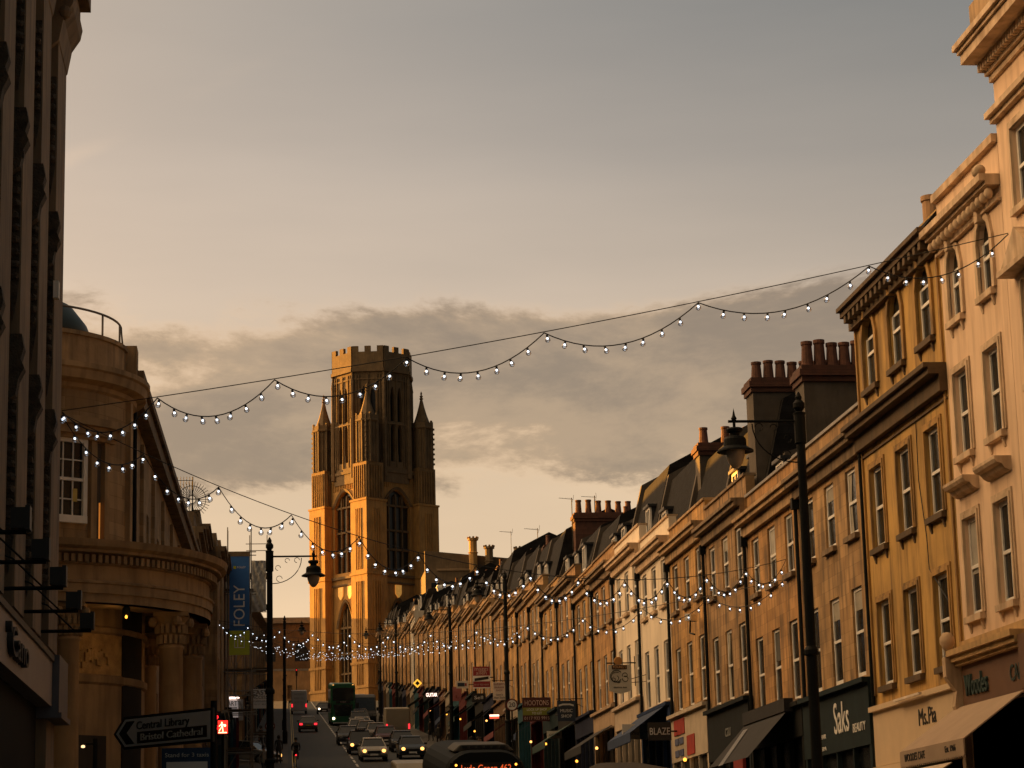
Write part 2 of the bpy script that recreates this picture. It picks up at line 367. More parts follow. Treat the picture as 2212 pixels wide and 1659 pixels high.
def chimney(par, x, y0, y1, zb, zt, npots, m=None, capm=None, wx=.85, hp=.75, lb=None, tall=None):
    b = M(); b.box(x-wx/2, x+wx/2, y0, y1, zb, zt-.45)
    c = b.build('chimney', m or dkrender, par)
    if lb: c['label'] = lb
    q = M(); q.box(x-wx/2-.06, x+wx/2+.06, y0-.06, y1+.06, zt-.45, zt-.3); q.box(x-wx/2-.12, x+wx/2+.12, y0-.12, y1+.12, zt-.3, zt-.12); q.box(x-wx/2-.05, x+wx/2+.05, y0-.05, y1+.05, zt-.12, zt)
    q.build('chimney_cap', capm or brick, c)
    for i in range(npots):
        yy = y0+.25+(y1-y0-.5)*(i/(max(1, npots-1))) if npots > 1 else (y0+y1)/2; zz_ = 0
        hh = hp*random.uniform(.9, 1.05)
        r0 = .17 if hp > .6 else .13
        M().lathe([(r0+.02, zt), (r0, zt+.12), (r0*.82, zt+hh*.85), (r0*.95, zt+hh*.88), (r0*.95, zt+hh), (r0*.7, zt+hh), (r0*.65, zt+.3)], (x, yy), 12).build('chimney_pot', pot, c, smooth=False)
    return c
def dormer(par, x, y, z, lit=False):
    b = M(); w = 1.0; h = 1.15
    b.prism([(y+.05, z), (y+1.6, z+h), (y+.05, z+h)], x-w/2, x+w/2, 'x'); b.box(x-w/2-.1, x+w/2+.1, y-.12, y+1.7, z+h, z+h+.1)
    d = b.build('dormer', leadm, par)
    q = M(); q.box(x-w/2+.02, x-w/2+.1, y-.03, y+.05, z, z+h-.01); q.box(x+w/2-.1, x+w/2-.02, y-.03, y+.05, z, z+h-.01); q.box(x-w/2+.1, x+w/2-.1, y-.03, y+.05, z, z+.09); q.box(x-w/2+.1, x+w/2-.1, y-.03, y+.05, z+h-.1, z+h-.01); q.box(x-.03, x+.03, y-.02, y+.05, z+.09, z+h-.1)
    q.build('window_frame', frame, d); M().box(x-w/2+.1, x+w/2-.1, y+.01, y+.045, z+.09, z+h-.1).build('glass', glass, d)
def roof(par, w, zc, ze=None, hh=2.9, m=None):
    e = w/2-.02; b = M()
    prof = [(.55, zc-.4), (1.35, zc+hh*.7), (3.6, zc+hh), (7.0, zc+hh*.62), (8.3, zc-.4)]
    b.prism(prof, -e, e, 'x')
    r = b.build('roof', m or slate, par)
    q = M(); pr = [(.42, zc-.3), (1.25, zc+hh*.7+.25), (3.6, zc+hh+.28), (7.1, zc+hh*.62+.28), (8.5, zc-.3)]
    q.prism(pr, -e-.006, -e+.30, 'x'); q.build('party_wall', dkrender, par)
    return r
shopcols = [((.015, .03, .035), 'dark green'), ((.02, .025, .05), 'navy'), ((.30, .26, .20), 'cream'), ((.10, .02, .018), 'dark red'), ((.02, .02, .02), 'black'), ((.16, .10, .06), 'brown'), ((.02, .07, .09), 'teal')]
def shopfront(par, w, zf0, zf1, m, pil=None, lit=False):
    b = M(); e = w/2-.05
    b.box(-e, e, -.16, .02, zf0, zf1); b.box(-e-.0, e, -.30, .02, zf1, zf1+.12)
    sf = b.build('shopfront', m, par)
    M().box(-e+.25, e-.25, -.02, .01, -.6, zf0).build('shop_window', glass, sf)
    q = M(); k = 4
    for i in range(k+1):
        x = -e+.11+(2*e-.22)*i/k; q.box(x-.11 if i in (0, k) else x-.04, x+.11 if i in (0, k) else x+.04, -.14, .03, -1, zf0)
    q.box(-e+.22, e-.22, -.1, .03, -1, .35); q.build('shop_frame', pil or m, sf)
    return sf
def awning(par, x0, x1, z1, z0, proj, m, name='awning'):
    b = M(); t = .03
    b.add([(x0, -.2, z1), (x1, -.2, z1), (x1, -proj, z0), (x0, -proj, z0), (x0, -.2, z1-t), (x1, -.2, z1-t), (x1, -proj, z0-t), (x0, -proj, z0-t)], [(0, 1, 2, 3), (4, 7, 6, 5), (0, 4, 5, 1), (1, 5, 6, 2), (2, 6, 7, 3), (3, 7, 4, 0)])
    # scalloped valance
    n = int((x1-x0)/.14); top = [(x0, z0-.01), (x1, z0-.01)]; bot = []
    for i in range(n*2+1):
        x = x1-(x1-x0)*i/(n*2); bot.append((x, z0-.30-(.05 if i % 2 else 0)))
    b.prism(top+bot, -proj-.012, -proj+.012)
    return b.build(name, m, par)
# ------------------------------------------------------------------ right-hand terrace
XF = 14.3
bounds = [54.2, 61.2, 68.1, 74.7, 81.6, 88.2, 94.7, 101, 107, 113.2, 119.6, 125.3, 131.3, 138.2, 145.2, 152.1, 158.1, 164.7]
while bounds[-1] < 288: bounds.append(bounds[-1]+6.4)
ORD = ['first', 'second', 'third', 'fourth', 'fifth', 'sixth', 'seventh', 'eighth', 'ninth', 'tenth', 'eleventh', 'twelfth', 'thirteenth', 'fourteenth', 'fifteenth', 'sixteenth', 'seventeenth', 'eighteenth', 'nineteenth', 'twentieth']
ORD += ['twenty-'+o for o in ORD[:9]]+['thirtieth']+['thirty-'+o for o in ORD[:9]]
houses = []
zcs = {0: 12.15, 1: 12.15, 2: 12.85, 3: 13.2, 4: 13.75, 5: 14.45, 6: 14.7}
desc = {'hs': 'honey stone', 'ts': 'tan stone', 'bs': 'brown stained stone', 'gs': 'golden stone', 'cr': 'cream rendered', 'wh': 'pale rendered'}
wallm = {'hs': honey[0], 'ts': honey[1], 'bs': honey[2], 'gs': honey[3], 'cr': cream, 'wh': mat('pale_grey_render', (.55, .50, .42), streak=.2, scale=.6, var=.12, dirt=(.2, .15, .1))}
seq = ['ts', 'hs', 'bs', 'gs', 'cr', 'cr', 'hs', 'gs', 'hs', 'gs', 'ts', 'hs', 'gs', 'hs', 'ts', 'gs', 'hs', 'ts', 'hs', 'gs', 'ts', 'hs', 'gs', 'ts', 'hs', 'ts', 'wh', 'gs', 'hs', 'ts', 'gs', 'hs', 'ts', 'gs', 'hs', 'ts', 'hs', 'ts']
for i, (ya, yb) in enumerate(zip(bounds, bounds[1:])):
    w = yb-ya; ym = (ya+yb)/2; g = gz(ym)
    zc = zcs.get(i, g+9.85+random.uniform(-.22, .22))
    sty = seq[i]
    if sty == 'wh': zc += 1.3
    near = i < 13; h = zc-g
    mm = wallm[sty]
    tm = trimcr if sty in ('cr', 'wh') else (trimdk if (i in (0, 2, 6, 8, 9) or i > 9 and i % 2) else trimlt)
    feats = {0: 'with dark fascia lettered in white', 1: 'with the silver panelled blind below', 2: 'with a plain black shop fascia', 3: 'with red poster board over the shop',
             4: 'behind the blue awning and black sign', 5: 'behind the round-topped pub sign'}
    lab = f"{desc[sty]} house, {ORD[i]} uphill from the ochre building {feats.get(i, 'on the right')}"
    H = thing('terraced_house', lab, 'house', (XF, ym, g), R(-90), 'stepped terraced houses up the right side of the street')
    houses.append(H)
    r2h, r2s, r1h, r1s, ft = h-.72, h-2.35, h-3.62, h-5.78, h-6.35
    dx = w/3*.97; ww = 1.0
    holes = []
    rows = [(r2s, r2h), (r1s, r1h)]
    for z0, z1 in rows:
        for k in (-1, 0, 1): holes.append(rect(k*dx-ww/2, k*dx+ww/2, z0, z1))
    e = w/2-.01
    b = M(); b.panel(rect(-e, e, -1.2, h-.1), holes, 0, .36)
    b.quad((-e, 0, -1.2), (-e, 8.6, -1.2), (-e, 8.6, h), (-e, 0, h)); b.quad((e, 0, -1.2), (e, 8.6, -1.2), (e, 8.6, h), (e, 0, h)); b.quad((-e, 8.6, -1.2), (e, 8.6, -1.2), (e, 8.6, h), (-e, 8.6, h))
    b.build('wall', mm, H)
    for ri, (z0, z1) in enumerate(rows):
        for k in (-1, 0, 1):
            window(H, k*dx, z0, z1, ww, .115, bars=(1 if i in (1, 2) and not ri else 0), sill=None if (ri == 1 and i == 0) else ('box' if near else None), sillm=trimdk if sty not in ('cr', 'wh') else trimcr)
    cornice(H, w, h, tm, proj=.42, h=.55)
    b = M(); ph = .75 if i < 7 else .55
    b.box(-e, e, .06, .34, h-.02, h+ph-.08); b.build('parapet', mm, H)
    M().box(-e, e, .0, .40, h+ph-.08, h+ph).build('coping', steel if i in (0, 1) else tm, H)
    roof(H, w, h+.3, hh=(2.1 if i < 2 else 3.9 if i < 6 else random.uniform(2.4, 3.9)))
    if i not in (0, 1, 3):
        if i % 2 == 0: dormer(H, -w*.22, .75, h+.45)
        if i % 3 != 1: dormer(H, w*.22, .75, h+.45)
    elif i == 1: dormer(H, -w*.25, .75, h+.3)
    # chimney on the uphill party wall
    gu = 0
    if i == 0: chimney(H, -e+.5, .1, 3.0, h-.3, 15.12-g, 8, capm=brick, hp=.78, lb='big sooty chimney stack with four tall pots', wx=1.0)
    elif i == 1: pass
    elif i == 2: chimney(H, e-.9, .5, 3.6, h-.3, 16.6-g, 8, hp=.62, lb='wide brick capped chimney stack with five pots', wx=1.0)
    elif i == 3: chimney(H, -e+.5, 1.1, 3.2, h-.3, 16.9-g, 3, hp=.65)
    elif i in (9,): chimney(H, -e+.5, 1.7, 4.8, h-.3, h+4.5, 6, m=brick, hp=.7)
    elif i in (11,): chimney(H, -e+.5, 1.5, 4.0, h-.3, h+3.2, 4, m=brick, hp=.6)
    elif i == 25: chimney(H, -e+.5, 2.2, 5.4, h-.3, h+4.2, 0, m=white, capm=white)
    elif i % 3 == 1: chimney(H, -e+.5, 2.2, 4.4, h-.3, h+3.4, 3, hp=.55)
    M().tube([(-e-.01+.09, -.09, -.5), (-e+.08, -.09, h-.55)], .055, 8).build('downpipe', iron, H)
    if i < 12: M().box(-e-.0, -e+.2, -.2, -.02, h-.8, h-.5).build('rainwater_hopper', iron, H)
    c, cn = shopcols[(i*3+1) % len(shopcols)]
    if i == 0: c = (.016, .028, .032)
    if i == 1: c = (.012, .013, .013)
    if i == 2: c = (.014, .018, .02)
    if i == 3: c = (.50, .42, .32)
    if i == 4: c = (.02, .04, .10)
    if i == 5: c = (.50, .40, .30)
    if i == 6: c = (.42, .30, .20)
    fm = mat('shop_paint_%d' % i if i < 7 else 'shop_paint_'+cn.replace(' ', '_'), c, rough=.8, var=.15, spec=.15)
    zf1 = h-6.0 if i < 7 else min(h-5.95, 3.95)
    sf = shopfront(H, w, zf1-(1.45 if i == 0 else 1.5 if i in (2, 3) else .8), zf1, fm)
    if i > 3 and i % 2 == 0 and i < 26 or i == 4:
        am = [mat('green_awning', (.02, .05, .045)), mat('navy_awning', (.018, .04, .10)), mat('red_awning', (.16, .03, .03)), mat('black_awning', (.015, .015, .017))][(i//2) % 4 if i != 4 else 1]
        awning(H, -w*.42, w*.42, zf1-.7 if i != 4 else zf1+.05, zf1-1.5 if i != 4 else zf1-.9, 1.5, am)
    if i == 0:
        text('Saks', 1.1, tw, sf, (.75, -.17, zf1-.68), name='lettering', width=1.5)
        text('BEAUTY', .36, tw, sf, (-0.9+1.05+2.65-.0, -.17, zf1-.98), width=.0001) if False else None
        text('BEAUTY', .30, tw, sf, (2.45, -.17, zf1-1.0), width=1.2)
        text('HAIR', .16, tw, sf, (-1.2, -.17, zf1-1.0), width=.5); text('SPA', .14, tw, sf, (-1.2, -.17, zf1-1.3), width=.5)
    if i == 1:   # big black blind with silver slats
        b = M(); b.add([(-3, -.2, zf1+.1), (2.6, -.2, zf1+.1), (2.6, -1.5, zf1-1.3), (-3, -1.5, zf1-1.3)], [(0, 1, 2, 3)]); b.box(-3, 2.6, -.45, -.2, zf1-.1, zf1+.25); b.build('awning', MATS['black_awning'] if 'black_awning' in MATS else mat('black_awning', (.015, .015, .017)), H)
        b = M()
        for k in range(5): b.add([(-2.2+.13*k, -.6, zf1-.28), (-2.1+.13*k, -.6, zf1-.28), (-2.1+.13*k+.9, -1.55, zf1-1.33), (-2.2+.13*k+.9, -1.55, zf1-1.33)], [(0, 1, 2, 3)])
        b.build('blind_slats', steel, H)
    if i == 2: text('cau', .55, mat('grey_lettering', (.2, .21, .2)), sf, (.1, -.17, zf1-.7), width=.85); M().box(.9, 2.3, -.2, -.1, zf1-2.6, zf1-1.6).build('red_panel', mat('red_board', (.25, .02, .015)), sf)
    if i == 3:
        rd = mat('red_graphic', (.33, .03, .02)); bl = mat('blue_graphic', (.10, .12, .22)); yl = mat('pale_graphic', (.55, .45, .33))
        b = M(); b.box(-2.6, -.6, -.19, -.165, zf1-.62, zf1-.1); b.box(-.2, 1.2, -.19, -.165, zf1-1.4, zf1-.75); b.build('poster_shapes', rd, sf)
        b = M()
        for x in (-2.5, -1.6):
            for z in (-.95, -1.35): b.box(x, x+.7, -.19, -.165, zf1+z, zf1+z+.22)
        b.build('poster_photos', bl, sf)
        text('SALE', .4, tw, sf, (-1.6, -.2, zf1-.37), width=1.3) if False else None
    if i in (2, 3, 6, 7, 9, 10, 12, 14, 15, 17, 19, 22, 24):
        M().lathe([(0, 0), (.05, .02), (.065, .07), (.04, .12), (0, .13)], (random.uniform(-1.5, 1.5), -.35), 8).build('shop_lamp', amber if i % 2 else headl, H, loc=(0, 0, zf1-1.35-random.uniform(0, .6)))
# ------------------------------------------------------------------ ochre, peach and corner buildings
def bigwall(H, w, ztop, holes, m, dep=9, ret=.40, arches=()):
    e = w/2-.01; b = M(); b.panel(rect(-e, e, -1, ztop), holes, 0, ret)
    b.quad((-e, 0, -1), (-e, dep, -1), (-e, dep, ztop), (-e, 0, ztop)); b.quad((e, 0, -1), (e, dep, -1), (e, dep, ztop), (e, 0, ztop)); b.quad((-e, dep, -1), (e, dep, -1), (e, dep, ztop), (-e, dep, ztop)); b.quad((-e, 0, ztop), (e, 0, ztop), (e, dep, ztop), (-e, dep, ztop))
    b.build('wall', m, H)
# ochre: Y 46.9..54.2
w = 7.3; g = .2
O = thing('ochre_building', 'weathered ochre four storey building with three arched top windows, beside the peach stucco building', 'building', (XF, 50.55, g), R(-90))
xs = (-2.35, 0, 2.35); rows = [(5.75, 7.7, 0), (8.95, 10.85, 0), (12.75, 14.45, .45)]
holes = []
for z0, z1, ar in rows:
    for x in xs: holes.append(arch(x, 1.1, z0-g*0, z1-ar, ar, pointed=False) if ar else rect(x-.55, x+.55, z0, z1))
bigwall(O, w, 15.35, holes, ochre)
otr = mat('ochre_trim', (.40, .23, .07), streak=.7, bump=.3, scale=2); odk = mat('blackened_ochre_stone', (.11, .07, .035), streak=.6, bump=.4, scale=2)
for z0, z1, ar in rows:
    for x in xs: window(O, x, z0, z1, 1.1, .12, arched=ar, sill='corbel' if z0 > 8 else 'box', trim=otr, sillm=odk)
cornice(O, w, 12.0, odk, proj=.5, h=.6, name='mid_cornice'); cornice(O, w, 14.95, odk, proj=.45, h=.55, mod=.42, name='eaves_cornice')
M().box(-w/2+.03, w/2-.03, -.04, .02, 11.22, 11.27).build('string_course', odk, O)
b = M(); e = w/2-.02; b.prism([(-.30, 14.95), (.15, 15.5), (4.2, 17.2), (8.6, 15.2), (8.6, 14.9)], -e, e, 'x'); b.build('roof', slate, O)
M().lathe([(.19, 14.9), (.19, 15.85), (.22, 15.87), (.22, 15.98), (.15, 15.99)], (2.45, .25), 14).build('chimney_pot', mat('buff_pot', (.42, .25, .13)), O)
b = M()
for x in (-e+.1, e-.12): M().box(x-.05, x+.05, -.05, .02, 5.6, 14.4).build('pilaster', otr, O)
M().tube([(-e+.02, -.07, 5), (-e+.02, -.07, 11.4)], .05, 8).build('downpipe', iron, O)
M().tube([(1.2, -.03, 11.3), (1.15, -.03, 9.9), (1.5, -.03, 8.6), (1.55, -.03, 7.9), (2.9, -.03, 7.0)], .012, 5).build('cable', wirem, O)
# cream chocolate-shop fascia
fm = mat('cream_fascia', (.66, .50, .32), rough=.6, var=.06)
b = M(); b.box(-3.45, 3.45, -.14, .02, 3.95, 5.2); b.box(-3.5, 3.5, -.2, .02, 3.78, 3.93); b.box(-3.5, 3.5, -.24, .02, 5.2, 5.32); sf = b.build('shopfront', fm, O)
M().box(-3.3, 3.3, .0, .03, -.5, 3.78).build('shop_window', glass, sf)
text('Ms.Pia', .52, tk, sf, (1.1, -.15, 4.78), width=1.35); text('CHOCOLATE HOUSE', .2, tk, sf, (1.1, -.15, 4.3), width=1.75)
M().box(-.8, 1.3, -.36, -.30, 5.24, 5.29).build('strip_light', mat('pale_tube', (.7, .6, .5)), sf)
b = M(); b.prism([(-3.3, 3.75), (2.9, 3.75), (2.9, 3.72), (-3.3, 3.72)], -.2, -.15); awning(O, -3.2, 2.9, 3.72, 3.05, 1.35, mat('off_white_canvas', (.58, .48, .38), rough=.9, var=.1))
# peach: Y 42.6..46.9
w = 4.3; ym = 44.75
P = thing('peach_stucco_building', 'narrow peach stucco building with two window bays and a beaded cornice', 'building', (XF, ym, 0), R(-90))
xs = (-1.15, .95); rows = [(6.75, 8.75, 0, .95), (10.05, 11.8, 0, .95), (12.9, 14.4, .42, .85)]
holes = []
for z0, z1, ar, ww in rows:
    for x in xs: holes.append(arch(x, ww, z0, z1-ar, ar, pointed=False) if ar else rect(x-ww/2, x+ww/2, z0, z1))
bigwall(P, w, 15.65, holes, peach)
for z0, z1, ar, ww in rows:
    for x in xs: window(P, x, z0, z1, ww, .13, arched=ar, bars=1, sill='corbel', trim=trimpe, sillm=trimpe)
b = M()
for x in xs:
    b.prism([(-.34, 9.44), (-.30, 9.38), (-.20, 9.35), (-.14, 9.27), (-.05, 9.22), (.02, 9.22), (.02, 9.5), (-.34, 9.5)], x-.70, x+.70, 'x')
b.build('window_hoods', trimpe, P)
b = M(); e = w/2-.01
b.box(-e, e, -.42, .05, 14.86, 15.0); b.box(-e, e, -.30, .05, 14.78, 14.86); b.box(-e, e, -.1, .05, 14.46, 14.52)
cn = b.build('eaves_cornice', trimpe, P)
b = M()
for k in range(14):
    x = -e+.15+(2*e-.3)*k/13; b.lathe([(0, 14.52), (.07, 14.55), (.10, 14.63), (.07, 14.72), (.0, 14.76)], (x, -.2), 8)
b.build('bead_row', trimpe, cn, smooth=True)
b = M(); b.lathe([(0, -.15), (.10, -.13), (.13, -.05), (.09, 0), (.13, .05), (.10, .13), (0, .15)], (0, 0), 12); b.build('scroll_block', trimpe, P, loc=(e-.2, -.35, 15.1), rot=(0, R(90), 0), smooth=True)
M().box(-e, e, -.12, .3, 15.65, 15.82).build('coping', trimcr, P)
# shopfront of the cafe
b = M(); b.box(-2.1, 2.1, -.42, .02, 6.0, 6.12); b.box(-2.1, 2.1, -.34, .02, 5.88, 6.0); b.box(-2.1, 2.1, -.26, .02, 5.8, 5.88); b.box(-2.1, 2.1, -.12, .02, 6.12, 6.3)
sf = b.build('shop_cornice', mat('ochre_gold_trim', (.55, .36, .16), var=.2, streak=.3), P)
br = mat('brown_fascia', (.15, .075, .04), rough=.6, var=.1)
M().box(-2.0, 2.05, -.14, .02, 4.95, 5.8).build('fascia', br, P)
text("Woodes", .62, mat('dark_teal_lettering', (.03, .06, .06)), P, (-1.0, -.16, 5.35), width=1.5, depth=.03); text('CAFE', .45, mat('dark_teal_lettering', (.03, .06, .06)), P, (1.6, -.16, 5.35), width=.9)
M().box(-2.0, 2.0, .0, .03, -.5, 4.9).build('shop_window', glass, P)
cv = mat('taupe_canvas', (.42, .31, .22), rough=.9, var=.08)
aw = awning(P, -2.45, 2.0, 4.98, 4.12, 1.40, cv)
text('WOODES CAFE', .22, tk, aw, (-1.35, -1.417, 3.96), width=1.5); text('Est. 1966', .17, tk, aw, (1.15, -1.417, 3.97), width=.7)
M().tube([(-2.3, -1.35, 4.1), (-2.3, -.8, 3.9), (-2.3, -.05, 4.4)], .02, 6).build('awning_arm', iron, aw)
b = M(); b.prism([(-.45, 6.0), (-.45, 5.6), (-.25, 5.3), (-.3, 5.0), (-.18, 4.7), (.02, 4.7), (.02, 6.0)], -2.3, -2.08, 'x'); b.box(-2.3, -2.08, -.15, .02, 0, 4.7)
cs = b.build('console_bracket', trimcr, P)
M().lathe([(.02, 6.0), (.06, 6.02), (.05, 6.12), (.1, 6.18), (.155, 6.3), (.15, 6.4), (.09, 6.5), (0, 6.52)], (-2.19, -.35), 14).build('ball_finial', trimcr, cs, smooth=True)
# corner building: Y 33..42.6
w = 9.6; ym = 37.8
Q = thing('corner_building', 'tall peach corner building with deep dentilled cornice at the right edge', 'building', (XF, ym, 0), R(-90))
holes = []; rows = [(6.8, 9.0), (10.6, 12.6), (14.0, 15.6)]
for z0, z1 in rows:
    for k in (-1, 0, 1): holes.append(rect(-3.35+3.2*(k+1)-.55, -3.35+3.2*(k+1)+.55, z0, z1))
bigwall(Q, w, 18.4, holes, peach)
for z0, z1 in rows:
    for k in (-1, 0, 1): window(Q, -3.35+3.2*(k+1), z0, z1, 1.1, .13, bars=1, sill='box', trim=trimpe, sillm=trimpe)
b = M(); e = w/2
b.box(-e-.02, e, -.12, .05, 16.0, 16.1); b.box(-e-.05, e, -.22, 9, 16.1, 16.22)     # string course
b.box(-e-.01, e, -.08, 9, 16.85, 16.97)
b.build('string_course', trimpe, Q)
b = M(); b.box(-e-.03, e, -.62, 9, 17.22, 17.42); b.box(-e-.06, e, -.68, 9, 17.42, 17.5); b.box(-e-.10, e, -.76, 9, 17.5, 17.62); b.box(-e-.02, e, -.16, 9, 16.98, 17.22)
for k in range(60): x = -e+w*k/60; b.box(x, x+.08, -.30, -.16, 17.05, 17.219)
b.build('eaves_cornice', trimpe, Q)
M().box(-e+.35, e, -.5, 9, 17.62, 18.3).build('parapet', trimlt, Q)
b = M()
for k in (0, 1, 2):
    x = -3.35+3.2*k; b = M(); b.prism([(x-.95, 12.85), (x+.95, 12.85), (x, 13.5)], -.3, .02); b.box(x-1.0, x+1.0, -.36, .02, 12.75, 12.85); b.build('pediment', trimpe, Q)
M().box(-e+.02, e, -.3, .02, 5.0, 6.0).build('fascia', br, Q)
# ------------------------------------------------------------------ the gothic tower at the top of the street
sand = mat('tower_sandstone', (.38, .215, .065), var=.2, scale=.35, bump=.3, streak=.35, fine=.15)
sandu = mat('dimmed_upper_tower_stone', (.15, .10, .05), var=.3, scale=.5, bump=.4, streak=.5, fine=.3)  # dimmer sunlight up the tower put into a darker stone colour
sandd = mat('tower_carved_stone', (.15, .10, .05), var=.35, scale=.8, bump=.6, streak=.4, fine=.4)  # one dark tone for all carving; on the crown it paints fading light
leaded = mat('leaded_glass', (.012, .012, .012), rough=.3, var=.4)
cx, cy = 18.7+(.809-.588)*8.6, 422+(.588+.809)*8.6
T = thing('gothic_tower', 'tall gothic stone tower with octagonal battlemented lantern at the top of the street', 'tower', (cx, cy, 33.5), R(36))
HF = 8.6; PW = 4.7
def face(k):   # local frame of face k: 0 = right-hand (front), 3 = left-hand (sunlit)
    a = R(90*k); c, s = math.cos(a), math.sin(a)
    return lambda x, y, z: (x*c-y*s, x*s+y*c, z)
b = M(); IN = HF-1.8
for k in range(4):
    F = face(k); T2 = lambda x, y, z, F=F: F(x, y-IN, z)
    holes = [arch(0, 6.3, 25.6, 37.8, 2.9, 10), arch(0, 4.4, 3.0, 15.5, 4.6, 10)]
    b.panel(rect(-IN, IN, -4, 44.6), holes, 0, .9, T=T2)
    for x0 in [-3.4+.5*j for j in range(14)]:     # blind panelling over the big arch
        for (u0, u1, v0, v1) in ((x0, x0+.09, 41.0, 43.6),):
            p = [F(u0, -IN-.14, v0), F(u1, -IN-.14, v0), F(u1, -IN-.14, v1), F(u0, -IN-.14, v1), F(u0, -IN, v0), F(u1, -IN, v0), F(u1, -IN, v1), F(u0, -IN, v1)]
            b.add(p, [(0, 1, 2, 3), (0, 4, 5, 1), (1, 5, 6, 2), (2, 6, 7, 3), (3, 7, 4, 0)])
b.build('tower_body', sand, T)
for k in (0, 3, 1, 2):
    F = face(k)
    for (ww, z0, zs, rs, nl) in ((6.3, 25.6, 37.8, 2.9, 4), (4.4, 3.0, 15.5, 4.6, 4)):
        g_ = M(); pl = arch(0, ww, z0, zs, rs, 10); n_ = len(pl)
        g_.panel(pl, [], 0, 0, T=lambda x, y, z: F(x, -IN+.8, z)); wn = g_.build('traceried_window', leaded, T)
        q = M()
        def bar(x0, x1, z0_, z1_, d0=.35, d1=.82):
            q.add([F(x, -IN+d, z) for z in (z0_, z1_) for d in (d0, d1) for x in (x0, x1)], [(0, 1, 3, 2), (4, 6, 7, 5), (0, 4, 5, 1), (2, 3, 7, 6), (0, 2, 6, 4), (1, 5, 7, 3)])
        for j in range(1, nl): bar(-ww/2+ww*j/nl-.13, -ww/2+ww*j/nl+.13, z0, zs+rs*.75)
        for zz in (z0+(zs-z0)*.33, z0+(zs-z0)*.62, zs): bar(-ww/2, ww/2, zz-.18, zz+.18)
        for j in range(nl*2): bar(-ww/2+ww*(j+.5)/(nl*2)-.05, -ww/2+ww*(j+.5)/(nl*2)+.05, zs, zs+rs*.6, .5)
        # hood mould
        o1 = arch(0, ww+.9, z0, zs, rs+.6, 12)[2:]; i1 = arch(0, ww+.1, z0, zs, rs+.05, 12)[2:]
        for A, B, C_, D_ in zip(o1, o1[1:], i1, i1[1:]):
            q.add([F(A[0], -IN-.3, A[1]), F(B[0], -IN-.3, B[1]), F(D_[0], -IN-.1, D_[1]), F(C_[0], -IN-.1, C_[1]), F(A[0], -IN, A[1]), F(B[0], -IN, B[1])], [(0, 1, 2, 3), (0, 4, 5, 1)])
        q.build('tracery', sandd, wn)
# string courses and stepped parapet
b = M()
def band(bm, h0, z0, z1): bm.box(-h0, h0, -h0, h0, z0, z1)
for k in range(4):
    F = face(k)
    for (z0, z1, d) in ((24.4, 24.9, .45), (23.2, 23.5, .3), (43.9, 44.4, .4)):
        b.add([F(x, y, z) for z in (z0, z1) for y in (-IN-d, -IN) for x in (-3.8, 3.8)], [(0, 1, 3, 2), (4, 6, 7, 5), (0, 4, 5, 1), (2, 3, 7, 6), (0, 2, 6, 4), (1, 5, 7, 3)])
    b.build('string_courses', sandd, T); b = M()
    mer = [-3.7+i*1.06 for i in range(7)]
    for i, x in enumerate(mer):
        zt = 47.4 if i in (3,) else (46.8 if i % 2 else 46.0)
        b.add([F(xx, y, z) for z in (44.4, zt) for y in (-IN-.15, -IN+.3) for xx in (x, x+1.05)], [(0, 1, 3, 2), (4, 6, 7, 5), (0, 4, 5, 1), (2, 3, 7, 6), (0, 2, 6, 4), (1, 5, 7, 3)])
    b.build('parapet', sandd, T); b = M()
b.box(-IN, IN, -IN, IN, 43.2, 43.8); b.build('tower_roof', sandd, T)
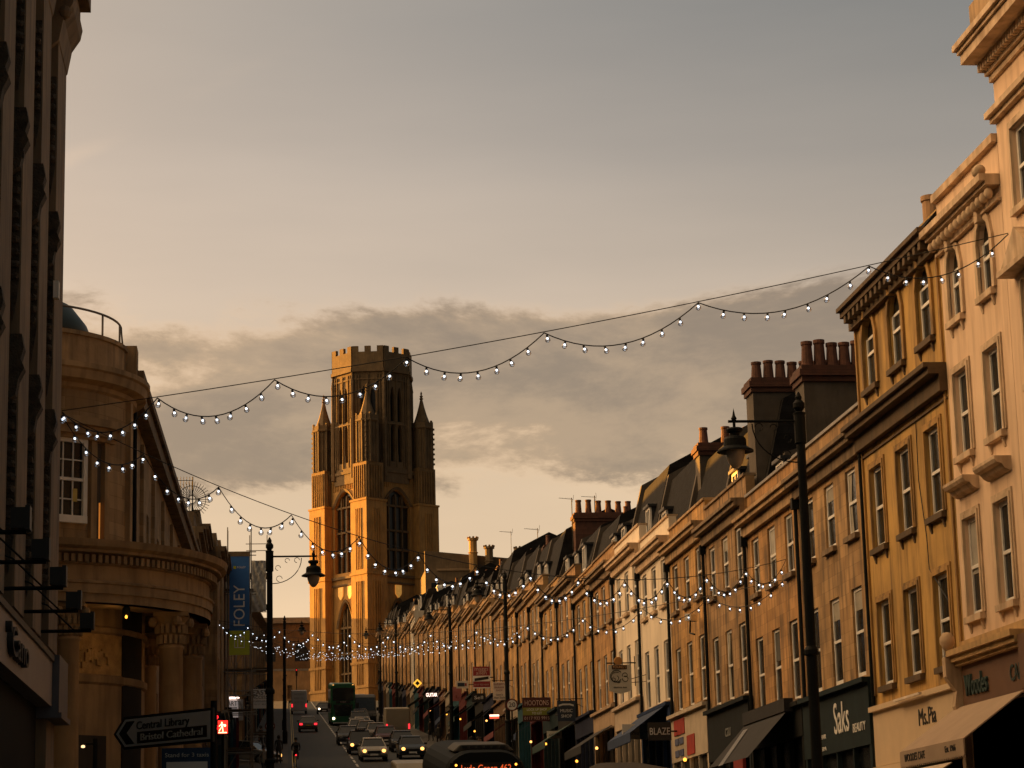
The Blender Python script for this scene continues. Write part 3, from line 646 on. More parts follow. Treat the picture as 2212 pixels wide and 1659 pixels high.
for sx in (-1, 1):
    for sy in (-1, 1):
        x0, x1 = sorted((sx*HF, sx*(HF-PW))); y0, y1 = sorted((sy*HF, sy*(HF-PW)))
        b = M(); b.box(x0, x1, y0, y1, -4, 38.2)
        mx_, my_ = (x0+x1)/2, (y0+y1)/2
        for zz in (24.4, 8.2, 3.9): b.box(x0-.2, x1+.2, y0-.2, y1+.2, zz, zz+.45)
        b.box(x0-.15, x1+.15, y0-.15, y1+.15, 38.0, 38.35)
        # raised ribs leaving two sunk vertical panels on every outer face
        for off in (-.75, -.25, .25, .75):
            b.box(mx_+off-.09, mx_+off+.09, y0-.22, y1+.22, 4.5, 23.2); b.box(x0-.22, x1+.22, my_+off-.09, my_+off+.09, 4.5, 23.2)
            b.box(mx_+off-.09, mx_+off+.09, y0-.16, y1+.16, 25.4, 36.6); b.box(x0-.16, x1+.16, my_+off-.09, my_+off+.09, 25.4, 36.6)
        bt = b.build('corner_buttress', sand, T)
        b = M(); b.box(x0+.35, x1-.35, y0+.35, y1-.35, 38.35, 45.2)
        for off in (-1.5, -.9, -.3, .3, .9, 1.5):
            b.box(mx_+off-.09, mx_+off+.09, y0+.12, y1-.12, 38.6, 44.6); b.box(x0+.12, x1-.12, my_+off-.09, my_+off+.09, 38.6, 44.6)
        b.build('buttress_head', mat('dimmed_mid_tower_stone', (.24, .145, .055), var=.3, scale=.5, bump=.4, streak=.5, fine=.3), bt)  # in-between tone: light fading up the piers put into the colour
        tb = M(); tx, ty = mx_+sx*.3, my_+sy*.3
        oct_ = [(tx+1.95*math.cos(R(22.5+45*j)), ty+1.95*math.sin(R(22.5+45*j))) for j in range(8)]
        tb.prism(oct_, 45.2, 53.2, 'z')
        for j in range(8):
            a = R(22.5+45*j); px, py = tx+2.0*math.cos(a), ty+2.0*math.sin(a); tb.box(px-.16, px+.16, py-.16, py+.16, 45.2, 54.4)
            a = R(45*j); px, py = tx+1.82*math.cos(a), ty+1.82*math.sin(a); tb.box(px-.1, px+.1, py-.1, py+.1, 45.4, 53.2)
        tb.lathe([(1.95, 52.7), (2.3, 52.9), (2.3, 53.2), (2.1, 53.3), (2.1, 54.0), (1.85, 54.0)], (tx, ty), 8, a0=R(22.5), a1=R(382.5))
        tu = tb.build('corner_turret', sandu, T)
        tb = M(); tb.lathe([(1.75, 53.2), (1.5, 54.2), (1.0, 55.6), (.55, 57.2), (.28, 58.4), (.22, 58.6), (.42, 58.8), (.2, 59.0), (.34, 59.3), (.12, 59.5), (.2, 59.8), (0, 60.3)], (tx, ty), 8); tb.build('spirelet', sandd, tu)
        # crocketed edge pinnacles of the buttress
        for q in range(7):
            tb = None
        cr_ = M(); cr_.box(tx+sx*1.38-.14, tx+sx*1.38+.14, ty+sy*1.38-.14, ty+sy*1.38+.14, 45.2, 54.2)
        for zz in range(8):
            z = 46+zz*.95; cr_.box(tx+sx*1.5-.2, tx+sx*1.5+.2, ty+sy*1.5-.2, ty+sy*1.5+.2, z, z+.35)
        cr_.build('crockets', sandd, tu)
# lantern
AP = 7.0; LT = M(); WN = []
for k in range(8):
    a = R(45*k); c, s = math.cos(a), math.sin(a); G = lambda x, y, z, c=c, s=s: (x*c-y*s, x*s+y*c, z)
    hw = AP*math.tan(R(22.5)); holes = []
    for cxx in (-.85, .85):
        holes.append(arch(cxx, 1.0, 46.0, 52.2, .9, 6)); holes.append(arch(cxx, 1.0, 53.6, 58.2, 2.0, 6))
    LT.panel(rect(-hw, hw, 42, 66), holes, 0, .8, T=lambda x, y, z: G(x, y-AP, z))
    for xx in (-2.3, -1.75, -.07, 1.6, 2.15):
        LT.add([G(x, y, z) for z in (45, 62.4) for y in (-AP-.22, -AP) for x in (xx, xx+.14)], [(0, 1, 3, 2), (4, 6, 7, 5), (0, 4, 5, 1), (2, 3, 7, 6), (0, 2, 6, 4), (1, 5, 7, 3)])
    for (z0, z1, d) in ((53.0, 53.3, .2), (61.4, 61.7, .15), (62.9, 63.5, .5)):
        LT.add([G(x, y, z) for z in (z0, z1) for y in (-AP-d, -AP) for x in (-hw-.1, hw+.1)], [(0, 1, 3, 2), (4, 6, 7, 5), (0, 4, 5, 1), (2, 3, 7, 6), (0, 2, 6, 4), (1, 5, 7, 3)])
    WN.append((G, hw))
LT.prism([(AP/math.cos(R(22.5))*math.cos(R(22.5+45*j))*.99, AP/math.cos(R(22.5))*math.sin(R(22.5+45*j))*.99) for j in range(8)], 64.4, 64.7, 'z')
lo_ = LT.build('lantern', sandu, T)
for G, hw in WN:
    q = M()
    for cxx in (-.85, .85):
        for pl in (arch(cxx, 1.0, 46.0, 52.2, .9, 6), arch(cxx, 1.0, 53.6, 58.2, 2.0, 6)): q.panel(pl, [], 0, 0, T=lambda x, y, z: G(x, y-AP+.75, z))
    q.build('lancet_windows', leaded, lo_)
q = M()
for k in range(8):
    G, hw = WN[k]
    for i, x0 in enumerate([-hw, -hw+1.16, -hw+2.32, -hw+3.48, -hw+4.64]):
        zt = 67.8 if i in (0, 2, 4) else 66.7
        q.add([G(x, y, z) for z in (63.5, zt) for y in (-AP-.3, -AP+.25) for x in (x0, x0+1.155)], [(0, 1, 3, 2), (4, 6, 7, 5), (0, 4, 5, 1), (2, 3, 7, 6), (0, 2, 6, 4), (1, 5, 7, 3)])
    rr = AP/math.cos(R(22.5)); a = R(22.5+45*k); px, py = (rr+.1)*math.cos(a), (rr+.1)*math.sin(a)
    q.lathe([(.5, 43), (.5, 54), (.38, 54.2), (.38, 60.5), (.45, 60.6), (.2, 62.5), (.3, 62.7), (0, 63.3)], (px, py), 6)
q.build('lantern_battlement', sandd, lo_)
gold = mat('gilded_shield', (.85, .50, .12), rough=.5, emit=(1, .5, .1), es=.06)  # faint emission puts a gleam into the gilding; shields are no lamps
for k, xs_ in ((0, (0,)), (3, (-1.3, 1.4))):
    F = face(k)
    for x in xs_:
        q = M(); pl = [(x-.7, 23.0), (x-.7, 21.4), (x, 20.6), (x+.7, 21.4), (x+.7, 23.0)]
        q.panel(pl, [], 0, 0, T=lambda u, y, z: F(u, -IN-.25, z)); q.panel(pl, [], 0, 0, T=lambda u, y, z: F(u, -IN-.02, z)); q.build('heraldic_shield', gold, T)
# ------------------------------------------------------------------ left side: dark corner block with carved piers
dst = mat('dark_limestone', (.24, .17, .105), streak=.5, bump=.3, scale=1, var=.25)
carv = mat('carved_dark_stone', (.07, .055, .038), var=.6, scale=5, bump=1.0, streak=.3)  # darker than the pier stone
NL = thing('carved_corner_building', 'dark tall stone building with carved piers at the left edge of the street', 'building', (-3.79, 44, 0), R(90))
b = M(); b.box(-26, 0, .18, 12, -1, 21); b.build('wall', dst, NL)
b = M(); b.box(-26, .04, -.45, .2, 18.6, 19.2); b.box(-26, .02, -.25, .2, 18.2, 18.6); b.box(-26, .06, -.7, .3, 19.2, 19.6); b.build('cornice', dst, NL)
for i, (ya, yb) in enumerate([(42.2, 44), (39.3, 40.8), (36.35, 37.9), (33.4, 34.9), (30.5, 31.9), (27.5, 29)]):
    a, c = ya-44, yb-44
    b = M(); b.box(a, c-.001, 0, .2, 6.0, 17.6); pr = b.build('pier', dst, NL)
    q = M()
    for (z0, z1, zh) in ((10.4, 13.1, 13.1), (6.4, 9.4, 9.4), (14.2, 16.6, None)):
        # carved drop with a pointed tail
        q.prism([(.02, z1), (.02, z0+.7), (.10, z0+.1), (.19, z0+.7), (.19, z1)], a-.05, a-.001, 'x')
        z = z0+.8
        while z < z1-.1:
            q.lathe([(0, -.07), (.07, -.05), (.085, 0), (.07, .05), (0, .07)], (a-.05, .10), 7); n_ = len(q.v)
            for j in range(n_-35, n_): v = q.v[j]; q.v[j] = (v[0]+random.uniform(-.02, .02), v[1]+random.uniform(-.02, .02), v[2]+z)
            z += .20
        if zh:
            pf = [(.2, .82), (-.06, .82), (-.10, .6), (-.05, .42), (-.11, .28), (-.02, .1), (.02, -.15), (.16, -.25), (.2, -.2)]
            q.prism([(p, zh+z_) for p, z_ in pf], a-.28, a+.02, 'x')
            for j in range(9): x = random.uniform(a-.3, a-.2); yy = random.uniform(-.08, .12); zz = zh+random.uniform(0, .7); q.box(x, x+.08, yy, yy+.06, zz, zz+.1)
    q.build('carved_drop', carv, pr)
    b = M(); b.prism([(.2, 18.2), (-.30, 18.2), (-.26, 18.0), (-.10, 17.75), (-.02, 17.3), (.2, 17.1)], a-.15, c+.04 if i else c, 'x'); b.lathe([(0, -.2), (.14, -.12), (.2, 0), (.14, .12), (0, .2)], (0, 0), 10)
    n_ = len(b.v)
    for j in range(n_-50, n_): v = b.v[j]; b.v[j] = (a+v[0]*.6-.1, -.12+v[1]*.7, v[2]*.8+17.85)
    b.build('scroll_capital', dst, pr)
fz = mat('grey_fascia_panel', (.28, .24, .22), rough=.5, var=.12, scale=.7)
b = M(); b.box(-26, -2.75, -.16, .15, 4.85, 5.62); f_ = b.build('shop_fascia', fz, NL)
M().box(-26, -2.72, -.2, .15, 5.62, 5.72).build('fascia_moulding', black, f_)
text("'Cano", .62, tk, f_, (-9.0, -.2, 5.22), width=2.6, depth=.05)
M().box(-26, -2.8, .10, .17, -.5, 4.85).build('shop_window', mat('dark_shop_glass', (.006, .007, .007), rough=.7, spec=.1), NL)
b = M(); b.box(-2.7, -.9, -.28, .17, 4.75, 5.75); b.box(-2.75, -.85, -.33, .17, 4.66, 4.75); e_ = b.build('end_sign_box', mat('slate_blue_panel', (.10, .10, .12), rough=.5, var=.15), NL)
M().box(-2.6, -1.0, -.06, .17, -.5, 4.66).build('corner_pier', dst, NL)
M().box(-2.05, -1.85, -.1, 0, 12.3, 12.62).build('white_alarm_box', white, NL)
for i, yk in enumerate((29.5, 32.2, 35.0, 37.9, 40.8)):
    fl = thing('sign_floodlight', f"black floodlight on a wall arm over the left fascia, {['nearest of five', 'second of five', 'middle one of five', 'fourth of five', 'farthest of five, by the column'][i]}", 'floodlight', (-3.79, yk, 6.1), R(90), 'floodlights on arms over the left shop fascia')
    b = M(); b.tube([(0, .17, 0), (0, -.85, 0)], .032, 6); b.tube([(0, .17, .55), (0, -.1, .45), (0, -.55, .02)], .014, 5); b.build('arm', iron, fl)
    b = M(); b.box(-.11, .11, -.86, -.66, .04, .3); b.box(-.13, .13, -.9, -.84, .02, .32); b.build('lamp_housing', black, fl)
# ------------------------------------------------------------------ rotunda building
bs = mat('bath_stone', (.44, .295, .15), streak=.42, bump=.25, scale=.7, course=ashlar)
bsp = mat('bath_stone_plain', (.43, .285, .145), streak=.4, bump=.3, scale=1.2)
RB = thing('rotunda_building', 'curved stone corner building with columned portico, round upper drum and green dome', 'building', (-6.1, 56.5, 0))
A0, A1 = R(-200), R(75); RW = 2.95
DR = M()
def ring(bm, prof, n=44, a0=A0, a1=A1): bm.lathe(prof, (0, 0), n, a0=a0, a1=a1)
ring(DR, [(RW, 9.2), (RW, 13.25)]); DR.build('upper_drum', bs, RB, smooth=True)
b = M(); ring(b, [(4.55, 8.0), (4.85, 8.0), (4.85, 8.2), (4.9, 8.2), (4.9, 8.4), (4.94, 8.42), (4.94, 8.46), (4.82, 8.5), (4.82, 8.82), (4.88, 8.85), (4.88, 9.05), (5.1, 9.08), (5.1, 9.14), (5.22, 9.2), (5.26, 9.35), (3.0, 9.42)])
ring(b, [(4.85, 8.0), (3.9, 8.0), (3.9, 8.3), (3.2, 8.3)])
ent = b.build('entablature', bsp, RB)
b = M()
for k in range(150):
    a = A0+(A1-A0)*(k+.5)/150; c, s = math.cos(a), math.sin(a); w_ = .045
    b.add([(r*c-s*w, r*s+c*w, z) for z in (8.87, 9.04) for r in (4.85, 5.0) for w in (-w_, w_)], [(0, 1, 3, 2), (4, 6, 7, 5), (0, 4, 5, 1), (2, 3, 7, 6), (0, 2, 6, 4), (1, 5, 7, 3)])
b.build('dentils', bsp, ent)
for th in (-138, -102, -66, -25, 8, 44):
    a = R(th); px, py = 4.4*math.cos(a), 4.4*math.sin(a)
    b = M(); b.lathe([(.36, -.5), (.36, .8), (.33, .95), (.30, 1.0), (.30, 3), (.27, 7.15), (.30, 7.18), (.30, 7.24), (.26, 7.26)], (px, py), 20); cl = b.build('column', bsp, RB, smooth=True)
    b = M(); b.lathe([(.26, 7.24), (.27, 7.45), (.33, 7.62), (.30, 7.64), (.33, 7.78), (.42, 7.9)], (px, py), 16)
    for j in range(16):
        aa = 2*math.pi*j/16
        for z0, rr in ((7.28, .31), (7.52, .35)):
            x, y = px+rr*math.cos(aa+(.2 if z0 > 7.4 else 0)), py+rr*math.sin(aa+(.2 if z0 > 7.4 else 0)); b.box(x-.035, x+.035, y-.035, y+.035, z0, z0+.2)
    for j in range(4):
        aa = a+R(45+90*j); x, y = px+.44*math.cos(aa), py+.44*math.sin(aa); b.lathe([(0, 7.66), (.09, 7.7), (.11, 7.78), (.08, 7.88), (0, 7.9)], (x, y), 8)
    b.box(px-.40, px+.40, py-.40, py+.40, 7.9, 8.0); b.build('capital', bsp, cl)
b = M(); ring(b, [(3.3, -.5), (3.3, 6.35), (3.36, 6.4), (3.36, 6.55), (3.28, 6.6)], 36); ring(b, [(3.28, 7.5), (3.36, 7.55), (3.36, 7.65), (3.3, 7.7), (3.3, 8.3)], 36); b.build('portico_inner_wall', bsp, RB)
b = M()
ring(b, [(3.29, 6.55), (3.29, 7.55)], 40)
random.seed(3)
for k in range(80):
    a = R(-150+k*1.4); r = 3.3; z = 6.7+random.uniform(0, .45); c, s = math.cos(a), math.sin(a); w_ = random.uniform(.02, .05)
    b.add([(rr*c-s*w, rr*s+c*w, zz) for zz in (z, z+random.uniform(.1, .35)) for rr in (r, r+.05) for w in (-w_, w_)], [(0, 1, 3, 2), (4, 6, 7, 5), (0, 4, 5, 1), (2, 3, 7, 6), (0, 2, 6, 4), (1, 5, 7, 3)])
b.build('carved_frieze', mat('golden_frieze', (.52, .33, .13), var=.35, scale=4, bump=.6), RB)
def curved(name, par, th0, th1, r0, r1, z0, z1, m, n=8):
    b = M(); vs = []
    for i in range(n+1):
        a = R(th0+(th1-th0)*i/n)
        for r in (r0, r1):
            for z in (z0, z1): vs.append((r*math.cos(a), r*math.sin(a), z))
    fs = []
    for i in range(n):
        o = i*4; fs += [(o, o+1, o+5, o+4), (o+2, o+6, o+7, o+3), (o, o+4, o+6, o+2), (o+1, o+3, o+7, o+5)]
    fs += [(0, 2, 3, 1), (n*4, n*4+1, n*4+3, n*4+2)]
    b.add(vs, fs); return b.build(name, m, par)
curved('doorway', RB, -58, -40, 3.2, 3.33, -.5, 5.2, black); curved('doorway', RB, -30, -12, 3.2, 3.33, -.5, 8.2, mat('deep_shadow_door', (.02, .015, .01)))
for th in (-95, -72): curved('portico_window_surround', RB, th-7, th+7, 3.3, 3.38, 2.2, 4.9, bsp, 3)
# window in the drum
a = R(-57); WD = put('window', None, RB, ((RW-.02)*math.cos(a), (RW-.02)*math.sin(a), 10.1), (0, 0, a+R(90)))
me_ = M().box(-.40, .40, -.02, .02, .1, 1.85).build('glass', glass, WD)
b = M()
for x0, x1 in ((-.48, -.38), (.38, .48)): b.box(x0, x1, -.12, .05, 0, 1.92)
b.box(-.48, .48, -.14, .05, -.05, .12); b.box(-.38, .38, -.12, .05, 1.83, 1.92); b.box(-.38, .38, -.09, .05, .93, 1.0)
for x in (-.13, .13): b.box(x-.014, x+.014, -.07, .05, .12, 1.83)
for z in (.5, 1.42): b.box(-.38, .38, -.065, .05, z-.014, z+.014)
b.build('window_frame', frame, WD)
M().box(.13, .24, .022-.1, -.03, .45, .75).build('yellow_note', mat('yellow_paper', (.55, .42, .12)), WD)
curved('window_hood', RB, -125, -32, RW, 3.14, 12.02, 12.12, bsp, 16); curved('window_hood', RB, -125, -30, RW, 3.24, 12.12, 12.32, bsp, 16); curved('window_hood', RB, -125, -28, RW, 3.36, 12.32, 12.5, bsp, 16)
for th in (-44, -36, -14): curved('pilaster', RB, th-1.6, th+1.6, RW-.02, RW+.12, 9.4, 12.02 if th < -20 else 13.2, bsp, 2)
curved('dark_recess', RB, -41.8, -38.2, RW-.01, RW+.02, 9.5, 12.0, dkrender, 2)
curved('lit_strip', RB, -39.3, -38.9, RW+.02, RW+.05, 9.7, 10.6, mat('amber_reflection_strip', (.8, .3, .05), emit=(1, .33, .05), es=.1), 1)  # amber reflection drawn as a glowing strip; no lamp stands here
b = M(); ring(b, [(RW, 13.2), (RW+.08, 13.25), (RW+.1, 13.35), (RW+.32, 13.42), (RW+.36, 13.62), (RW+.42, 13.66), (RW+.42, 13.78), (RW-.1, 13.84)]); b.build('drum_cornice', bsp, RB, smooth=False)
b = M(); ring(b, [(2.8, 13.8), (2.8, 14.55), (2.86, 14.56), (2.86, 14.66), (2.6, 14.66)]); b.build('attic', trimlt, RB)
M().box(2.55, 3.05, -.2, .5, 13.8, 14.75).build('attic_pedestal', trimlt, RB)
b = M(); pts = [(2.65*math.cos(R(t)), 2.65*math.sin(R(t)), 15.25) for t in range(-120, 6, 6)]; b.tube(pts+[(2.7, .1, 14.7)], .028, 6)
for t in (-100, -62, -30, -6): b.tube([(2.65*math.cos(R(t)), 2.65*math.sin(R(t)), 14.6), (2.65*math.cos(R(t)), 2.65*math.sin(R(t)), 15.25)], .028, 6)
b.build('roof_railing', steel, RB)
cop = mat('green_copper', (.018, .032, .028), rough=.5, var=.35, scale=2)
b = M(); b.lathe([(1.75, 14.5), (1.68, 15.1), (1.74, 15.15), (1.6, 15.5), (1.25, 15.95), (.7, 16.25), (.0, 16.4)], (.15, .9), 32); b.build('dome', cop, RB, smooth=True)
# long wing up the street
WG = put('wing', None, RB, (3.1, .6, 0), (0, 0, R(89)))
holes = [rect(3+i*2.3-.45, 3+i*2.3+.45, z0, z1) for i in range(14) for z0, z1 in ((9.75, 11.9),)]+[rect(3+i*2.3-.45, 3+i*2.3+.45, 5.0, 7.4) for i in range(14)]
b = M(); b.panel(rect(-.3, 34.5, -1, 13.6), holes, .3, .25); b.quad((34.5, .3, -1), (34.5, 9, -1), (34.5, 9, 13.6), (34.5, .3, 13.6)); b.quad((-.3, 9, -1), (34.5, 9, -1), (34.5, 9, 13.6), (-.3, 9, 13.6))
for i in range(8): x = -.1+i*4.6; b.box(x, x+.35, .2, .31, 9.4, 13.3)
b.build('wing_wall', bs, WG)
for i in range(14):
    for z0, z1 in ((9.75, 11.9), (5.0, 7.4)): o = window(WG, 3+i*2.3, z0, z1, .9, .2+0, sill=None); o.location.y = .3
b = M(); b.box(-.5, 34.6, -.12, .35, 14.0, 14.2); b.box(-.5, 34.6, -.02, .35, 13.6, 14.0); b.box(-.5, 34.6, .1, .35, 9.1, 9.4); b.build('wing_eaves', trimdk, WG)
M().prism([(0, 14.2), (4, 16), (9, 14.2)], -.4, 34.4, 'x').build('wing_roof', slate, WG)
M().tube([(1.2, .2, 5), (1.2, .2, 13.6)], .05, 8).build('downpipe', iron, WG)
pl = bpy.data.lights.new('portico_lamp_light', 'POINT'); pl.energy = 1; pl.color = (1, .55, .18); pl.shadow_soft_size = .1
PL = thing('portico_lamp', 'small lit amber lamp under the columned portico', 'lamp', (-3.05, 53.0, 7.65))
M().lathe([(0, .06), (.025, .07), (.03, .1), (.02, .13), (.0, .14)], n=10).build('lamp_bulb', amber, PL); M().lathe([(.09, .14), (.09, .3), (.02, .35), (.02, .4)], n=10).build('lamp_fitting', iron, PL)
plo = put('lamp_light', pl, PL, (0, -.15, -.1))
# unseen block added behind the rotunda to keep evening sun off the lower street
OB = thing('rotunda_sun_blocker', 'plain unseen block added behind the rotunda building to stop the low sun', 'building', (-26, 72, 0))
b = M(); b.box(-7, 7, -32, 26, -1, 25); b.build('wall', dst, OB)
b = M()
for i in range(14):
    for j in range(6): b.box(6.98, 7.03, -30+i*4, -27.6+i*4, 3+j*3.6, 5+j*3.6)
b.build('window_bands', glass, OB)
# ------------------------------------------------------------------ left row further up
def lfx(y): return kerbL(y)-3.15
lrow = [(92.6, 99), (99, 105.5), (105.5, 112), (112, 119), (119, 126), (126, 133), (133, 140), (140, 149)]
y = 161
while y < 330: lrow.append((y, y+7)); y += 7
lname = ['with three chimney pots beside the sunburst', 'beside the blue banner scaffolding']
for i, (ya, yb) in enumerate(lrow):
    w = yb-ya; ym = (ya+yb)/2; g = gz(ym); xf = lfx(ym)-(.5 if i < 2 else 0); h = (15.9-g if i == 0 else 17.0-g if i == 1 else 11.4)
    H = thing('left_terraced_house', f"sooty shop house, {ORD[i]} uphill from the rotunda {lname[i] if i < 2 else 'on the left'}", 'house', (xf, ym, g), R(90), 'stone shop houses up the left side of the street')
    e = w/2-.01; holes = [rect(k*w*.31-.5, k*w*.31+.5, z0, z0+1.9) for k in (-1, 0, 1) for z0 in (h-6.6, h-3.2)]
    b = M(); b.panel(rect(-e, e, -1.5, h), holes, 0, .2)
    b.quad((-e, 0, -1.5), (-e, 9, -1.5), (-e, 9, h), (-e, 0, h)); b.quad((e, 0, -1.5), (e, 9, -1.5), (e, 9, h), (e, 0, h)); b.quad((-e, 9, -1.5), (e, 9, -1.5), (e, 9, h), (-e, 9, h)); b.quad((-e, 0, h), (e, 0, h), (e, 9, h), (-e, 9, h))
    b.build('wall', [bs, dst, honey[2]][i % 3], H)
    for k in (-1, 0, 1):
        for z0 in (h-6.6, h-3.2): window(H, k*w*.31, z0, z0+1.9, 1.0, .17, sill=None)
    cornice(H, w, h, trimdk, proj=.4, h=.5)
    M().box(-e, e, .05, .35, h, h+.6).build('parapet', trimdk, H)
    M().prism([(.5, h), (2, h+1.6), (4.5, h+2.2), (8.6, h)], -e, e, 'x').build('roof', slate, H)
    shopfront(H, w, 3.0, 3.8, mat('shop_paint_'+shopcols[(i*2+3) % 7][1].replace(' ', '_'), shopcols[(i*2+3) % 7][0], rough=.6, var=.15))
    if i == 0: chimney(H, e-.6, .5, 2.4, h, h+1.3, 3, wx=1.0, hp=.65)
    elif i > 1 and i % 2: chimney(H, e-.5, 1.5, 3.5, h, h+2.0, 3, hp=.5)
SS = thing('side_street_sun_blocker', 'plain unseen block added in the left side street to stop the low sun', 'house', (-13, 155, gz(155)), 0)  # added out of sight to stop sun through the side street gap
b = M(); b.box(-5, 4, -8, 10, -3, 15); b.build('wall', dst, SS); M().prism([(-5.2, 15), (4.2, 15), (-.5, 18)], -8, 10).build('roof', slate, SS)
# roof ornaments
SB = thing('sunburst_ornament', 'metal sunburst of thin rods standing on the left roofline', 'ornament', (-2.85, 94.0, 17.2))
b = M()
for k in range(36): a = R(10*k); b.tube([(.16*math.cos(a), 0, .16*math.sin(a)), (.74*math.cos(a), 0, .74*math.sin(a))], .011, 4)
b.build('rays', iron, SB); b = M()
for r in (.16, .56): b.tube([(r*math.cos(R(12*k)), 0, r*math.sin(R(12*k))) for k in range(31)], .014, 5)
b.build('rings', iron, SB); M().tube([(0, .05, -.7), (0, .05, -1.4)], .02, 6).build('stem', iron, SB); M().tube([(0, .05, -.7), (0, .02, -.15)], .02, 6).build('stem', iron, SB)
GR = thing('roof_grille', 'upright metal rod grille on the left roof beside the sunburst', 'railing', (-3.25, 94.4, 15.9))
b = M()
for k in range(8): x = -.42+.12*k; r = .025 if k in (0, 7) else .011; b.tube([(x, 0, 0), (x, 0, 2.3)], r, 5)
for z in (.9, 2.15): b.tube([(-.42, 0, z), (.42, 0, z)], .014, 5)
b.build('rods', iron, GR)
# ------------------------------------------------------------------ scaffolding, banner, sheeting
def scaffold(name, label, x0, x1, yy, zt, y1=None, step=2.0, boards=True, ztop=1.2):
    y1 = y1 or yy+1.2; z0 = gz(yy)+.13
    t = thing(name, label, 'scaffolding', (x0, yy, z0)); W_ = x1-x0; H_ = zt-z0; D_ = y1-yy
    for (x, yv) in ((0, 0), (W_, 0), (0, D_), (W_, D_)): M().tube([(x, yv, 0), (x, yv, H_)], .032 if yv == 0 else .026, 6).build('upright', steel, t)
    b = M(); z = 1.9
    while z < H_-.3:
        for yv in (0, D_): b.tube([(-.25, yv, z), (W_+.25, yv, z)], .026, 5)
        for x in (0, W_): b.tube([(x, -.15, z), (x, D_+.15, z)], .024, 5)
        z += step/2 if z > H_-2 else step
    b.build('ledgers', steel, t)
    if boards:
        b = M(); z = 2.0
        while z < H_-2: b.box(-.1, W_+.1, .04, D_-.04, z, z+.05); z += step
        b.build('boards', mat('scaffold_boards', (.16, .11, .06), var=.3, scale=3), t)
    b = M(); b.box(-.02, W_+.02, .02, .05, H_-3.0, H_-2.35) if False else b.tube([(0, .01, 1), (W_, .01, 3.2), (0, .01, 5.4), (W_, .01, 7.6)], .02, 5); b.build('braces', steel, t)
    return t
SC = scaffold('scaffolding_tower', 'slim scaffolding tower carrying the tall blue and green banner', -1.78, -.60, 118, 19.75)
BN = thing('vertical_banner', 'tall blue and green banner lettered FOLEY hung on scaffolding', 'banner', (-1.19, 117.9, 13.3))
M().box(-.50, .50, -.02, .02, 1.22, 4.95).build('blue_field', mat('blue_banner', (.03, .14, .42), rough=.7, var=.1), BN)
M().box(-.50, .50, -.02, .02, 0, 1.215).build('green_field', mat('green_banner', (.5, .58, .05), rough=.7, var=.1), BN)
text('FOLEY', .80, tw, BN, (.02, -.028, 2.45), (R(90), R(-90), 0), width=2.05)
M().box(-.30, -.16, -.03, -.021, 4.32, 4.46).build('yellow_mark', mat('yellow_mark', (.5, .5, .02)), BN); text('FOLEY', .13, tw, BN, (.1, -.028, 4.39), width=.42)
b = M(); b.box(-.26, .26, -.026, -.021, .35, .39); b.box(-.26, .26, -.026, -.021, .88, .92); b.box(-.26, -.22, -.026, -.021, .35, .92); b.box(.22, .26, -.026, -.021, .35, .92); b.box(-.1, -.06, -.026, -.021, .39, .8); b.box(.06, .1, -.026, -.021, .5, .88); b.build('emblem', tw, BN)
M().box(-.54, .54, -.03, .05, 4.95, 5.2).build('top_board', mat('scaffold_boards', (.16, .11, .06), var=.3, scale=3), BN)
SC2 = scaffold('scaffolding_tower', 'wide scaffolding behind the banner holding pale plastic sheeting', -.85, .25, 149, 24.0, 152)
SH = thing('plastic_sheeting', 'wrinkled pale plastic sheet wrapped over the farther scaffolding', 'sheet', (-.3, 148.9, 19.1))
b = M(); nx, nz_ = 14, 30; random.seed(5); vs = []
for j in range(nz_+1):
    for i in range(nx+1): vs.append((-.42+.9*i/nx, random.uniform(-.07, .05)+.06*math.sin(i*.9+j*.5), 3.25*j/nz_))
b.add(vs, [(j*(nx+1)+i, j*(nx+1)+i+1, (j+1)*(nx+1)+i+1, (j+1)*(nx+1)+i) for j in range(nz_) for i in range(nx)]); b.build('sheet', mat('pale_plastic', (.40, .38, .35), rough=.35, var=.15), SH, smooth=True)
SC3 = scaffold('scaffolding_tower', 'dark low scaffolding bay under the green end of the banner', -1.8, -.55, 121, 12.6, 124)
EA = thing('scaffold_sign', 'square white sign lettered EASY ACCESS hung on the left scaffolding', 'sign', (-.2, 148.8, 13.0))
M().box(-.53, .53, -.02, .02, 0, 1.22).build('board', white, EA)
text('EASY', .42, tk, EA, (-.02, -.028, .98), width=.92); text('ACCESS', .28, tk, EA, (-.02, -.028, .68), width=.94); text('SCAFFOLDING', .14, mat('grey_lettering', (.2, .21, .2)), EA, (0, -.028, .45), width=.9); text('0117 955', .12, mat('grey_lettering', (.2, .21, .2)), EA, (0, -.028, .25), width=.7)
M().tube([(-.3, .03, 1.2), (-.3, .03, 1.55)], .02, 5).build('hook', steel, EA)
CA = thing('shop_sign', 'lit white hanging sign lettered CASS ART on the left', 'sign', (-1.68, 125.3, 10.75), group='signs hung out over the pavement')
M().box(-.48, .36, -.04, .04, 0, 1.12).build('board', mat('lamp_lit_white_board', (.85, .82, .8), emit=(1, .85, .8), es=.035), CA)
text('ART', .36, tk, CA, (.05, -.048, .72), width=.5); text('CASS', .25, tk, CA, (-.34, -.048, .58), (R(90), R(90), 0), width=.55); M().box(-.2, .3, -.052, -.045, .47, .52).build('rule', tk, CA)
M().box(-.48, .42, -.1, -.04, 1.0, 1.04).build('strip_light', mat('lit_tube', (1, .8, .7), emit=(1, .72, .62), es=1.0), CA)
M().box(.38, .62, .1, .14, -.15, .95).build('rear_board', mat('pale_board', (.35, .34, .32)), CA); M().tube([(-1.0, .0, 1.16), (.4, .0, 1.16)], .02, 6).build('bracket', iron, CA)
